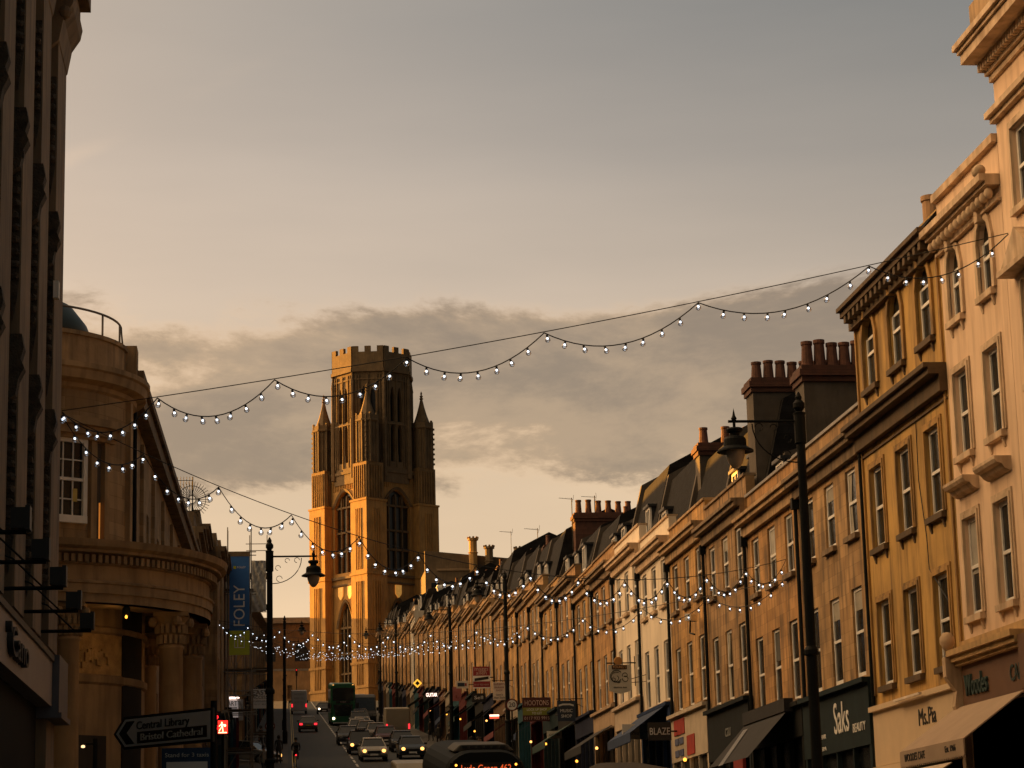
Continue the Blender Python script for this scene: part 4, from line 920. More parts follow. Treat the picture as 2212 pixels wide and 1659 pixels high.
# ------------------------------------------------------------------ brown building closing the view, and university wing on the right
BB = thing('brown_stone_building', 'dark brown stone building with an arched window closing the view left of the tower', 'building', (1, 446, 33.5))
holes = [arch(x, 2.6, 11.0, 13.0, 1.5) for x in (-12, -6, 0, 6.2)]+[rect(x-.7, x+.7, 2, 4.5) for x in (-10, -6, -2)]
bst = mat('brown_college_stone', (.11, .065, .03), var=.3, scale=.6, streak=.4, bump=.3)
b = M(); b.panel(rect(-18, 13, -3, 19.0), holes, 0, .6); b.box(-18, 13, .7, 14, -3, 19.0); b.build('wall', bst, BB)
b = M(); b.box(-18.2, 13.2, -.5, .2, 18.2, 18.8); b.box(-18.2, 13.2, -.3, 12, 18.8, 19.3); b.box(-18, 13, -.3, .05, 9.2, 9.6); b.build('parapet', mat('grey_lead_roof', (.16, .15, .13), var=.2), BB)
b = M(); b.panel(rect(-18, 13, -3, 9.2), [rect(3.5, 4.4, 4, 6.5)], -.25, .2); b.build('lower_wall', mat('lit_lower_college_stone', (.26, .165, .08), var=.25, scale=.6, streak=.2), BB)  # light on the lower wall put into a paler stone colour
b = M(); b.box(-18, 13, .62, .66, -3, 15); b.build('window_glass', leaded, BB)
UB = thing('university_wing', 'long dark stone wing with castellated chimneys right of the tower', 'building', (38, 404, 33.5))
b = M(); b.box(-10, 16, 0, 14, -3, 22.5); b.prism([(-.3, 22.3), (14.3, 22.3), (7, 25.2)], -8, 7, 'x'); b.prism([(-10, 22.5), (16, 20.6), (16, 22.5), (8, 24.2), (-10, 26.0)], 1, 2); b.build('wall', mat('dark_college_stone', (.13, .09, .05), var=.3, scale=.5, streak=.4), UB)
b = M()
for x in range(-9, 15, 3): b.box(x, x+1.4, -.05, .02, 18.2, 20.2)
b.build('windows', glass, UB)
for x, zt in ((-1.6, 28.2), (1.2, 26.7), (6.5, 26.4)):
    b = M(); b.lathe([(.75, 20), (.75, zt-2.9), (.95, zt-2.8), (.7, zt-2.6), (.7, zt-.7), (.95, zt-.6), (.95, zt-.25), (.6, zt-.25)], (x, .2), 8)
    for j in range(8): a = R(45*j); b.box(x+.85*math.cos(a)-.16, x+.85*math.cos(a)+.16, .2+.85*math.sin(a)-.16, .2+.85*math.sin(a)+.16, zt-.3, zt)
    b.build('castellated_chimney', mat('dark_college_stone', (.13, .09, .05)) if x > 0 else sand, UB)
# ------------------------------------------------------------------ TV aerials
def aerial(x, y, z, label, yaw=0, h=2.6, k_=1):
    iron_ = iron; t = thing('tv_aerial', label, 'aerial', (x, y, z), yaw, 'television aerials on the right-hand roofs')
    M().tube([(0, 0, -1), (0, 0, h)], .025, 5).build('mast', iron, t); b = M(); b.tube([(-1.15, 0, h-.05), (.15, 0, h-.15)], .018, 5)
    for k in range(9): x_ = -1.1+k*.13; b.tube([(x_, -.16, h-.06), (x_, .16, h-.06)], .010, 4)
    b.tube([(.1, -.3, h+.2), (.15, 0, h-.1), (.1, .3, h-.4)], .014, 4); b.v = [(h_[0]*k_, h_[1]*k_, h+(h_[2]-h)*k_) for h_ in b.v]; b.build('yagi', iron, t)
    return t
aerial(18.1, 153, 21.7, 'tall aerial against the sky in the dip of the right roofline', R(8), 3.2, .8)
aerial(15.9, 119, 19.6, 'aerial standing on the left end of the long brick chimney', R(10), 1.7, .6)
aerial(17.1, 119, 19.7, 'aerial with a level boom above the long brick chimney', R(-5), 1.7, .6)
aerial(24.0, 225, 33.0, 'small distant aerial near the college chimneys', R(10), 2.6)
# ------------------------------------------------------------------ street lamps
def lamp(x, y, H_, side, label, lit=False):
    t = thing('street_lamp', label, 'street lamp', (x, y, gz(y)+.13), 0 if side > 0 else R(180), 'tall black street lamps with hanging lanterns')
    b = M(); b.lathe([(.2, 0), (.2, .9), (.16, 1.0), (.13, 1.1), (.13, 3.2), (.16, 3.22), (.16, 3.3), (.115, 3.35), (.11, H_*.52), (.15, H_*.52+.03), (.15, H_*.52+.12), (.10, H_*.52+.2), (.09, H_-1.1), (.12, H_-1.08), (.12, H_-.5), (.13, H_-.45), (.06, H_-.42), (.12, H_-.34), (.12, H_-.25), (.06, H_-.18), (.07, H_-.12), (.02, H_-.02), (0, H_)], n=14); b.build('post', iron, t, smooth=False)
    za = H_-.62; L_ = 1.36
    b = M(); b.tube([(.05, 0, za), (L_+.12, 0, za)], .03, 6); b.build('arm', iron, t)
    b = M(); pts = [(.09+.9*math.sin(R(k*10)), 0, za-.85+.80*(1-math.cos(R(k*10)))) for k in range(10)]; b.tube(pts, .014, 5)
    for cx_, cz_, r in ((.30, za-.70, .09), (.26, za-.36, .08), (.55, za-.13, .07), (.85, za-.12, .08)): b.tube([(cx_+r*math.cos(R(30*k)), 0, cz_+r*math.sin(R(30*k))) for k in range(10)], .010, 5)
    b.build('scroll_bracket', iron, t)
    b = M(); c = (L_, 0); b.lathe([(0, za+.28), (.03, za+.12), (.06, za+.06), (.03, za), (.03, za-.12), (.15, za-.14), (.17, za-.17), (.15, za-.22), (.10, za-.24), (.10, za-.3), (.20, za-.33), (.23, za-.38), (.235, za-.52), (.37, za-.60), (.375, za-.63), (.2, za-.61)], c, 20); ln = b.build('lantern', iron, t, smooth=False)
    b = M(); b.lathe([(.195, za-.61), (.19, za-.72), (.14, za-.86), (.06, za-.96), (0, za-.98)], c, 18); b.build('glass_bowl', mat('clouded_glass', (.36, .30, .24), rough=.25, var=.2, spec=.6), ln, smooth=True)
    return t
lamp(10.88, 46, 11.25, -1, 'nearest right lamp post, its lantern hung in front of the roof chimneys')
lamp(.2, 73, 10.2, 1, 'black lamp post standing against the sky left of the tower')
lamp(11.9, 115, 10.7, -1, 'lamp post in front of the right terrace beside the red estate agent board')
lamp(12.3, 155, 10.3, -1, 'third lamp post up the right pavement')
lamp(11.3, 201, 10.2, -1, 'fourth lamp post up the right pavement')
lamp(11.55, 234, 10.2, -1, 'farthest dark lamp post before the tower, right pavement')
lamp(1.68, 187, 10.1, 1, 'distant lamp post before the brown building, left pavement')
lamp(1.95, 225, 9.0, 1, 'small far lamp post beyond the left scaffolding')
# ------------------------------------------------------------------ signs over the right pavement
def board(name, label, x0, x1, y, z0, z1, m, texts=(), arm=None, extra=None, arm_z=None, dz=0):
    cx_ = (x0+x1)/2; t = thing(name, label, 'sign', (cx_, y, z0), 0, 'signs hung out over the pavement'); w = (x1-x0)/2; h = z1-z0
    bd = M().box(-w, w, -.03, .03, 0, h).build('board', m, t)
    for (s, sz, m2, x, z, wd) in texts: text(s, sz, m2, t, (x, -.036, z), width=wd)
    if extra: extra(t, w, h)
    if arm: b = M(); b.tube([(-w-.05, 0, h+.08), (XF-cx_-.02, 0, h+.08)], .022, 6); b.tube([(XF-cx_-.02, 0, h-.3), (w*.3, 0, h+.08)], .014, 5); b.build('bracket', iron, t)
    else: b = M(); b.tube([(w, .05, h*.5), (XF-cx_, .05, h*.5)], .03, 6); b.build('bracket', iron, t)
    return t
maroon = mat('maroon_board', (.065, .015, .015), rough=.6, var=.1); lime = mat('lime_panel', (.22, .24, .04), rough=.6, var=.1); crim = mat('crimson_board', (.27, .025, .035), rough=.6, var=.1); navy = mat('navy_board', (.012, .025, .05), rough=.6); grn = mat('grey_board', (.62, .57, .50), rough=.6, var=.1); pinkw = mat('pinkish_lettering', (.62, .45, .38), rough=.6)
def ex(t, w, h): M().box(-w+.01, w-.01, -.035, -.031, h*.26, h*.58).build('green_panel', lime, t); 
board('estate_agent_board', 'large maroon board lettered HOOTONS with a lime panel over the right pavement', 12.79, 14.21, 116.5, 9.66, 10.84, maroon,
      [('HOOTONS', .36, pinkw, 0, .90, 1.2), ('LOCK UP SHOP', .17, tw, 0, .58, 1.0), ('TO LET', .17, tw, 0, .40, .5), ('0117 933 9915', .22, pinkw, 0, .15, 1.25)], extra=ex)
def ex(t, w, h):
    M().box(-w, w, -.035, -.031, h*.32, h*.58).build('white_panel', white, t); b = M(); b.prism([(-w+.08, h*.33), (w-.08, h*.42), (w-.08, h*.55), (-w+.08, h*.46)], -.042, -.036); b.build('black_flash', black, t)
    M().box(-w, w, -.038, -.031, -.0, h*.05).build('white_edge', white, t)
board('estate_agent_board', 'crimson and white estate agent board marked SOLD beside the third lamp post', 12.98, 14.02, 145.9, 13.79, 15.14, crim,
      [('maggs', .34, pinkw, 0, 1.20, .85), ('allen', .32, pinkw, 0, .95, .66), ('0117 923 4000', .15, pinkw, 0, .22, .9)], extra=ex)
board('shop_sign', 'small black hanging sign with script below the crimson board', 13.06, 13.94, 148.1, 13.12, 13.66, black, [('Sell', .3, tw, 0, .27, .55)])
dkr = mat('dark_red_lettering', (.16, .02, .02))
board('shop_sign', 'white barber shop hanging sign beside the right lamp post', 13.14, 13.86, 135, 12.2, 13.23, grn,
      [("BARBER'S", .17, dkr, 0, .90, .62), ('BARBER', .15, dkr, 0, .71, .55), ('SHOP', .15, dkr, 0, .54, .38), ("Gent's", .15, tk, 0, .30, .4), ('Hair Style', .15, tk, 0, .13, .62)], arm=1)
board('shop_sign', 'white plaque with a blue bar and red dot, left of the crimson board', 13.09, 13.91, 160.1, 15.0, 15.5, grn, [], extra=lambda t, w, h: (M().box(-w*.8, w*.35, -.036, -.031, h*.25, h*.75).build('blue_bar', navy, t), M().box(w*.4, w*.7, -.036, -.031, h*.3, h*.7).build('red_dot', crim, t)))
board('shop_sign', 'navy hanging sign lettered MUSIC SHOP', 13.1, 13.9, 105, 8.85, 9.76, navy, [('MUSIC', .2, mat('grey_white_lettering', (.6, .6, .58)), 0, .46, .55), ('SHOP', .2, mat('grey_white_lettering', (.6, .6, .58)), 0, .22, .48)], arm=1,
      extra=lambda t, w, h: M().prism([(-w*.85, h*.72), (-w*.4, h*.78), (w*.4, h*.78), (w*.85, h*.72), (w*.85, h*.80), (w*.4, h*.86), (-w*.4, h*.86), (-w*.85, h*.80)], -.037, -.031).build('scroll', mat('grey_white_lettering', (.6, .6, .58)), t))
# pub sign with rounded foot
PS = thing('pub_sign', 'pale round-footed pub sign with curling emblem on an iron bracket', 'sign', (13.3, 87.4, 8.6), 0, 'signs hung out over the pavement')
pl_ = [(-.43, 1.10), (-.43, .22)]+[(-.43+.86*k/10, .12-.12*math.sin(math.pi*k/10)+.03) for k in range(0, 11)]+[(.43, .22), (.43, 1.10)]
M().prism(pl_, -.03, .03).build('board', mat('pale_grey_green_board', (.40, .38, .33), rough=.6, var=.08), PS)
b = M(); b.tube([(-.5, 0, 1.17), (.62, 0, 1.17)], .025, 6); b.tube([(.58, 0, .3), (.58, 0, 1.42)], .018, 5); b.tube([(.1, -.02, .42), (1.0, 0, .46)], .012, 5); b.tube([(.1, -.02, .48), (1.0, 0, .72)], .012, 5); b.build('bracket', iron, PS)
b = M(); b.lathe([(0, -.05), (.14, -.04), (.17, 0), (.14, .04), (0, .05)], (0, 0), 14); b.build('crest', mat('ochre_crest', (.35, .17, .05)), PS, loc=(-.05, 0, 1.24), rot=(R(90), 0, 0))
M().box(-.30, .27, -.05, -.031, .93, 1.09).build('name_plate', mat('dark_brown_plate', (.04, .018, .01)), PS); text("YOUNG'S", .14, mat('buff_lettering', (.45, .26, .12)), PS, (-.015, -.058, 1.01), width=.5)
b = M()
def curl(cx_, cz_, r0, r1, t0, t1, w_=.012): b.tube([(cx_+(r0+(r1-r0)*k/20)*math.cos(R(t0+(t1-t0)*k/20)), -.04, cz_+(r0+(r1-r0)*k/20)*math.sin(R(t0+(t1-t0)*k/20))) for k in range(21)], w_, 5)
curl(-.14, .66, .20, .24, 330, 40+0, .016); curl(-.16, .62, .22, .08, 60, 420, .012); curl(-.22, .56, .09, .03, 90, 500, .010); curl(.2, .70, .12, .04, 200, -160, .012); curl(.2, .58, .09, .12, 130, -190, .012); curl(-.02, .5, .12, .02, 180, 330, .012)
b.build('emblem', black, PS); text('BRISTOL BAR', .07, tk, PS, (0, -.036, .25), width=.5)
board('shop_sign', 'pale projecting sign with blue lettering under the pub sign', 12.95, 13.85, 85, 6.77, 7.32, grn, [('SAMSONITE', .15, mat('blue_lettering', (.03, .10, .25)), -.05, .2, .72)], extra=lambda t, w, h: M().box(w*.42, w, -.034, -.031, 0, h).build('blue_end', mat('dull_blue_panel', (.12, .19, .28)), t))
board('shop_sign', 'black projecting sign with bold white letters beside the blue awning', 13.1, 13.9, 80.1, 6.42, 7.04, black, [('BLAZE', .34, mat('grey_white_lettering', (.6, .6, .58)), 0, .3, .7)])
board('shop_sign', 'small pale hanging board below the maroon board', 13.2, 13.9, 110, 8.4, 8.75, grn, [('COFFEE', .13, tk, 0, .17, .5)])
board('shop_sign', 'pink hanging sign with red figure beside the third lamp post', 13.3, 13.9, 166, 14.6, 15.6, mat('pink_board', (.35, .12, .12)), [('L', .3, dkr, 0, .3, .2)])
GL = board('lit_shop_sign', 'lit white letters sign on the far right shops', 13.0, 14.0, 190, 16.75, 17.25, mat('dark_brown_plate', (.04, .018, .01)), [('GUITAR', .42, mat('lit_letters', (1, .8, .7), emit=(1, .72, .6), es=.8), 0, .25, .9)])
board('lit_shop_sign', 'lit red and white light box over the right pavement', 13.2, 13.75, 138, 11.35, 11.6, mat('lit_redbox', (.8, .1, .06), emit=(1, .12, .06), es=.25), [], extra=lambda t, w, h: M().box(-w, w, -.045, -.031, h*.55, h*.9).build('lit_strip', mat('lit_strip_white', (1, .8, .6), emit=(1, .7, .5), es=.9), t))
def diamond(t, w, h): pass
DM = thing('diamond_sign', 'small lit amber diamond sign over the far right pavement', 'sign', (12.7, 195, 18.4), 0, 'signs hung out over the pavement')
M().prism([(-.38, 0), (0, -.38), (.38, 0), (0, .38)], -.03, .03).build('board', mat('amber_board', (.6, .32, .04), emit=(1, .5, .05), es=.3), DM); M().prism([(-.2, 0), (0, -.2), (.2, 0), (0, .2)], -.04, -.031).build('mark', black, DM); M().tube([(.3, 0, 0), (1.6, 0, 0)], .02, 5).build('bracket', iron, DM)
for nm, x, y, z, lb in (('security_camera', 13.9, 75.6, 10.1, 'white security camera on the right facades'),):
    t = thing(nm, lb, 'camera', (x, y, z), R(-120)); M().box(-.35, .25, -.1, .1, -.1, .12).build('housing', white, t); M().tube([(0, 0, -.1), (.1, .0, -.5), (.5, .3, -.6)], .03, 6).build('arm', iron, t)
# ------------------------------------------------------------------ left foreground: signals and direction sign
DS = thing('direction_sign', 'black bordered arrow sign to Central Library and Bristol Cathedral on a post', 'sign', (-.72, 34.6, .13), 0)
ang = math.atan2(-1.7, 1.46)
DP = put('sign_panel', None, DS, (0, 0, 3.9), (0, 0, ang))
def arrow(x0, x1, h, k): return [(x1, -h), (x1, h), (x0+k, h), (x0, 0), (x0+k, -h)]
b = M(); b.prism(arrow(-2.35, 0, .245, .26), -.02, .02); b.build('border', black, DP)
b = M(); b.prism(arrow(-2.28, -.05, .205, .22), -.026, -.021); b.build('face', mat('dull_white_sign', (.70, .68, .64), rough=.5, var=.1), DP)
b = M(); b.prism([(-2.02, .17), (-2.20, 0), (-2.02, -.17), (-1.82, -.17), (-2.02, 0), (-1.82, .17)], -.032, -.027); b.build('chevron', black, DP)
brn = mat('brown_tourist_panel', (.025, .014, .008), rough=.6); M().box(-1.76, -.12, -.031, -.027, -.17, -.0).build('brown_panel', brn, DP)
text('Central Library', .17, tk, DP, (-1.15, -.033, .09), width=1.25); text('Bristol Cathedral', .15, mat('grey_white_lettering2', (.6, .58, .52)), DP, (-.94, -.037, -.088), width=1.45)
M().tube([(0, .09, 0), (0, .09, 4.25)], .05, 10).build('post', iron, DS)
TS = thing('taxi_stand_sign', 'blue taxi stand sign with white lower panel on a post', 'sign', (-1.16, 36.4, .13))
M().box(-.38, .38, -.02, .02, 2.75, 3.68).build('blue_panel', mat('dark_blue_sign', (.01, .04, .10), rough=.6), TS); M().box(-.31, .31, -.028, -.021, 2.85, 3.47).build('white_panel', mat('dull_white_sign', (.70, .68, .64)), TS)
text('Stand for 3 taxis', .09, mat('grey_white_lettering2', (.6, .58, .52)), TS, (0, -.028, 3.57), width=.66); text('8am - 8am', .08, tk, TS, (.02, -.036, 3.27), width=.34); M().box(-.12, .02, -.036, -.03, 3.0, 3.12).build('taxi_symbol', tk, TS)
M().tube([(0, .06, 0), (0, .06, 3.6)], .04, 8).build('post', iron, TS)
def signal(x, y, ztop, label, lits=('redl',), turn=0, n=3):
    t = thing('traffic_signal', label, 'traffic light', (x, y, gz(y)+.1), turn, 'traffic signals'); M().tube([(0, 0, 0), (0, 0, ztop)], .055, 8).build('post', iron, t)
    hd = M().box(-.15, .15, -.2, -.02, ztop-1.0, ztop).build('signal_head', black, t)
    for k in range(n):
        z = ztop-.18-.31*k; m = redl if (k == 0 or (k == 1 and len(lits) > 1)) and lits else mat('dark_lens', (.02, .03, .03), rough=.2)
        b = M(); b.lathe([(0, .0), (.07, .0), (.095, -.02)], n=12); b.build('lens', m, hd, loc=(0, -.2, z), rot=(R(90), 0, 0))
        b = M(); b.lathe([(.115, .0), (.115, .16)], n=12, a0=R(0), a1=R(180)); b.build('visor', black, hd, loc=(0, -.19, z), rot=(R(90), 0, 0))
    return t
signal(-1.42, 72, 4.85, 'left signal head with two red lamps beside the lit red man box', ('a', 'b'))
signal(12.0, 116, 3.35, 'right traffic signal glowing red at the foot of the lamp post', ('a', 'b'))
signal(4.6, 330, 5.6, 'far small red traffic light at the hill crest', ('a',))
RM = thing('red_man_signal', 'lit red box with a pale walking figure on a post', 'traffic light', (-1.22, 71.8, 6.35))
M().box(-.16, .16, -.03, .12, 0, .42).build('box', black, RM)
M().box(-.145, .145, -.038, -.031, .015, .405).build('red_face', mat('red_lit_face', (.9, .02, .01), emit=(1, .02, .012), es=.75), RM)
pg = mat('pale_lit_figure', (1, .7, .35), emit=(1, .62, .28), es=.9)
b = M(); b.lathe([(0, 0), (.022, 0), (.022, .006), (0, .006)], n=10)
for j in range(len(b.v)): v = b.v[j]; b.v[j] = (v[0]-.03, -.042-v[2]*.5, .345+v[1])
for p in ([(-.055, .32), (-.01, .32), (.005, .22), (-.045, .21)], [(-.045, .22), (-.02, .22), (-.10, .08), (-.125, .09)], [(-.03, .22), (.005, .22), (.02, .07), (-.01, .07)], [(-.05, .31), (-.045, .28), (-.11, .22), (-.12, .24)], [(-.01, .31), (0, .28), (.07, .24), (.07, .27)]): b.prism(p, -.045, -.04)
b.prism([(.06+.04*math.cos(R(40*k)), .255+.04*math.sin(R(40*k))) for k in range(9)], -.045, -.04); b.box(-.13, .12, -.045, -.04, .03, .06); b.build('walking_figure', pg, RM)
M().tube([(.0, .16, -5.6+1.1), (.0, .16, .35)], .04, 8).build('post', iron, RM)
t = thing('sign_lamp', 'small lit white lamp on a low bracket post before the rotunda columns', 'lamp', (-3.35, 48, .13)); M().tube([(0, 0, 0), (0, 0, 4.6)], .05, 8).build('post', iron, t); M().tube([(0, 0, 4.5), (-.22, 0, 4.5)], .02, 5).build('arm', iron, t); M().lathe([(0, 0), (.04, .01), (.035, .05), (0, .06)], (-.24, 0), 8).build('lamp_bulb', mat('dim_lamp', (1, .7, .4), emit=(1, .6, .3), es=.5), t, loc=(0, 0, 4.42))
SP = thing('speed_limit_sign', 'round twenty speed limit sign on the left pavement', 'sign', (.38, 140, gz(140)+.13))
b = M(); b.lathe([(0, 0), (.30, 0), (.30, .02), (0, .02)], n=24); b.build('red_ring', mat('dull_red_ring', (.12, .02, .015)), SP, loc=(0, 0, 2.6), rot=(R(90), 0, 0)); b = M(); b.lathe([(0, .0), (.235, .0), (.235, .01), (0, .01)], n=24); b.build('face', mat('dull_white_sign', (.70, .68, .64)), SP, loc=(0, -.021, 2.6), rot=(R(90), 0, 0))
text('20', .32, tk, SP, (0, -.036, 2.6), width=.32); M().tube([(0, .05, 0), (0, .05, 2.85)], .04, 8).build('post', iron, SP)
t = thing('speed_limit_sign', 'round twenty speed limit sign beside the right red signal', 'sign', (11.95, 113.5, gz(113.5)+.13))
b = M(); b.lathe([(0, 0), (.30, 0), (.30, .02), (0, .02)], n=24); b.build('red_ring', MATS['dull_red_ring'], t, loc=(0, 0, 4.1), rot=(R(90), 0, 0)); b = M(); b.lathe([(0, .0), (.235, .0), (.235, .01), (0, .01)], n=24); b.build('face', mat('dull_white_sign', (.70, .68, .64)), t, loc=(0, -.021, 4.1), rot=(R(90), 0, 0)); text('20', .32, tk, t, (0, -.036, 4.1), width=.32); M().tube([(0, .05, 0), (0, .05, 4.4)], .04, 8).build('post', iron, t)
# ------------------------------------------------------------------ festoon lights
def bulbmesh(big):
    b = M()
    if big:
        b.lathe([(.0, -.002), (.026, 0), (.026, -.055), (.02, -.06)], n=8, mi=0)
        b.lathe([(.018, -.05), (.045, -.075), (.062, -.11), (.058, -.145), (.035, -.172), (0, -.18)], n=12, mi=1)
        b.lathe([(0, -.055), (.016, -.06), (.026, -.08), (.024, -.10), (0, -.115)], n=8, mi=2)
    else:
        b.lathe([(0, 0), (.022, -.02), (.022, -.05)], n=6, mi=0); b.lathe([(0, -.05), (.018, -.06), (.025, -.075), (.015, -.095), (0, -.1)], n=6, mi=2)
    o = b.build('bulb', [black, globe, core if big else core_far], smooth=True); me = o.data; bpy.data.objects.remove(o)
    for v in me.vertices: v.co *= .84
    return me
BM1, BM2 = bulbmesh(True), bulbmesh(False)
def strand(p0, p1, sag, nodes, droop, nb, label, big=True, wr=.011):
    p0, p1 = Vector(p0), Vector(p1); t = thing('festoon_lights', label, 'string lights', p0, group='festoon lights strung across the street')
    def P(u): v = p0.lerp(p1, u); v.z -= 4*sag*u*(1-u); return v-p0
    M().tube([P(k/40) for k in range(41)], wr*.8, 4).build('support_wire', wirem, t)
    b = M(); pts = []; bl = []; tot = 0
    for a, c in zip(nodes, nodes[1:]):
        A, B = P(a), P(c); n = 16
        for k in range(n+1):
            u = k/n; v = A.lerp(B, u); v.z -= 4*droop*u*(1-u)+.02; pts.append(v)
        for k in range(nb):
            if tot >= 99: break
            u = (k+.08+random.uniform(-.10, .10))/nb; v = A.lerp(B, u); v.z -= 4*droop*u*(1-u)+.03; bl.append(v); tot += 1
    b.tube(pts, wr, 4); b.build('light_cable', wirem, t)
    for v in bl: put('bulb', BM1 if big else BM2, t, v, (random.uniform(-.35, .35), random.uniform(-.35, .35), 0))
    return t
strand((-3.62, 42.2, 10.25), (14.05, 41.6, 13.5), .22, [0, .097, .217, .354, .498, .662, .847, 1.0], .5, 8, 'nearest festoon string crossing high from the left carved building to the right edge')
strand((-3.62, 42.2, 10.2), (14.2, 62.5, 10.2), 1.55, [0, .078, .155, .235, .315, .39, .468, .545, .62, .695, .768, .84, .915, 1], .5, 7, 'second festoon string slanting down in front of the tower to the tan stone house')
random.seed(11)
strand((14.2, 63, 9.7), (-2.0, 108, 13.9), 1.0, [k/12 for k in range(13)], .5, 7, 'third festoon string looping low over the middle of the street')
zz = [(-2.0, 108), (14.1, 128), (-1.4, 150), (14.1, 172), (-.9, 196), (14.1, 220), (-.4, 246), (14.1, 272)]
nm = ['fourth', 'fifth', 'sixth', 'seventh', 'eighth', 'ninth', 'farthest']
for k, (a, c) in enumerate(zip(zz, zz[1:])):
    strand((a[0], a[1], gz(a[1])+8.3), (c[0], c[1], gz(c[1])+8.3), 1.0, [j/8 for j in range(9)], .55, 6 if k < 2 else 5, f'{nm[k]} festoon string up the hill, a row of tiny white dots', big=False, wr=.009)
# ------------------------------------------------------------------ vehicles
carglass = mat('car_glass', (.012, .016, .018), rough=.06, spec=.6)
def bevel(o, w=.06, s=2): md = o.modifiers.new('bevel', 'BEVEL'); md.width = w; md.segments = s; md.limit_method = 'ANGLE'; md.angle_limit = R(40); return o
def place(name, label, cat, x, y, away=False, turn=0, group=None):
    rx = -SLOPE if away else SLOPE
    if y < 50: rx = 0
    return thing(name, label, cat, (x, y, gz(y)+.01), (R(180) if away else 0)+turn, group, rx)
def wheels(t, xs, ys_, r=.32, wd=.2):
    for x in xs:
        for y in ys_:
            b = M(); b.lathe([(r*.55, -wd/2), (r*.97, -wd/2), (r, -wd/4), (r, wd/4), (r*.97, wd/2), (r*.55, wd/2)], n=18); wl = b.build('wheel', rubber, t, loc=(x, y, r), rot=(0, R(90), 0))
            M().lathe([(0, -wd/2+.02), (r*.56, -wd/2+.01), (r*.56, wd/2-.01), (0, wd/2-.02)], n=12).build('hubcap', steel, wl)
def car(label, x, y, c, away=False, lights='amber', scale=1, turn=0, taxi=False, roofbox=None, cname=None, suv=False):
    t = place('parked_car' if lights is None else 'car', label, 'car', x, y, away, turn, 'cars in the street')
    pm = paint('car_paint_'+(cname or 'x'), c); hh = 1.62 if taxi else (1.75 if suv else 1.44); W_ = .87
    prof = [(-2.1, .34), (-2.16, .5), (-2.12, .68), (-1.95, .82), (-1.1, .95), (1.55, 1.0), (2.05, .92), (2.15, .6), (2.1, .34), (1.75, .26), (-1.75, .26)]
    if suv: prof = [(a, z*1.15) for a, z in prof]
    bd = bevel(M().prism(prof, -W_, W_, 'x').build('body', pm, t), .07, 3)
    b = M(); zb = .93 if not suv else 1.06; wt = .60
    F = [(-1.15, zb), (-.42, hh-.04), (1.15, hh-.03), (1.78, zb+.04)]
    vs = []
    for s in (-1, 1):
        for k, (yy, z) in enumerate(F): vs.append((s*(wt if k in (1, 2) else .80), yy, z))
    b.add(vs, [(0, 1, 2, 3), (4, 7, 6, 5), (0, 4, 5, 1), (1, 5, 6, 2), (2, 6, 7, 3), (0, 3, 7, 4)]); b.build('windows', carglass, t)
    b = M(); b.box(-wt-.02, wt+.02, -.45, 1.18, hh-.05, hh+.01)
    for s in (-1, 1):
        for p, q_ in ((0, 1), (3, 2)): b.tube([(s*.80, F[p][0], F[p][1]), (s*wt, F[q_][0], F[q_][1])], .04, 6)
        b.tube([(s*.735, .35, zb), (s*(wt+.01), .35, hh-.03)], .035, 6)
    bevel(b.build('roof', pm, t), .03, 2)
    wheels(t, (-.78, .78), (-1.35, 1.35))
    for s in (-1, 1):
        M().box(s*.92-.1, s*.92+.1, -1.0, -.86, .93, 1.05).build('door_mirror', black, t)
        m = headw if lights == 'white' else headl if lights else mat('unlit_headlamp', (.3, .3, .28), rough=.15)
        if away:
            M().box(s*.68-.13, s*.68+.13, 2.08, 2.165, .68, .84).build('tail_light', tail, t)
        b = M(); b.lathe([(0, .03), (.10, .02), (.13, 0), (.14, -.06)], n=12); b.build('headlight', m if not away else mat('unlit_headlamp', (.3, .3, .28)), t, loc=(s*.62, -2.12, .66), rot=(R(90), 0, 0))
    b = M(); b.box(-.42, .42, -2.19, -2.1, .52, .70); b.box(-.8, .8, -2.2, -2.1, .3, .38); b.build('grille', black, t)
    M().box(-.26, .26, -2.215, -2.19, .40, .51).build('number_plate', white, t)
    M().box(-.26, .26, 2.165, 2.18, .60, .71).build('number_plate', mat('yellow_plate', (.45, .35, .05)), t)
    if taxi:
        M().box(-.34, .34, -.45, -.22, hh+.0, hh+.16).build('taxi_roof_sign', black, t); text('TAXI', .14, mat('pale_taxi_letters', (.5, .42, .36)), t, (0, -.46, hh+.08), width=.5)
    return t
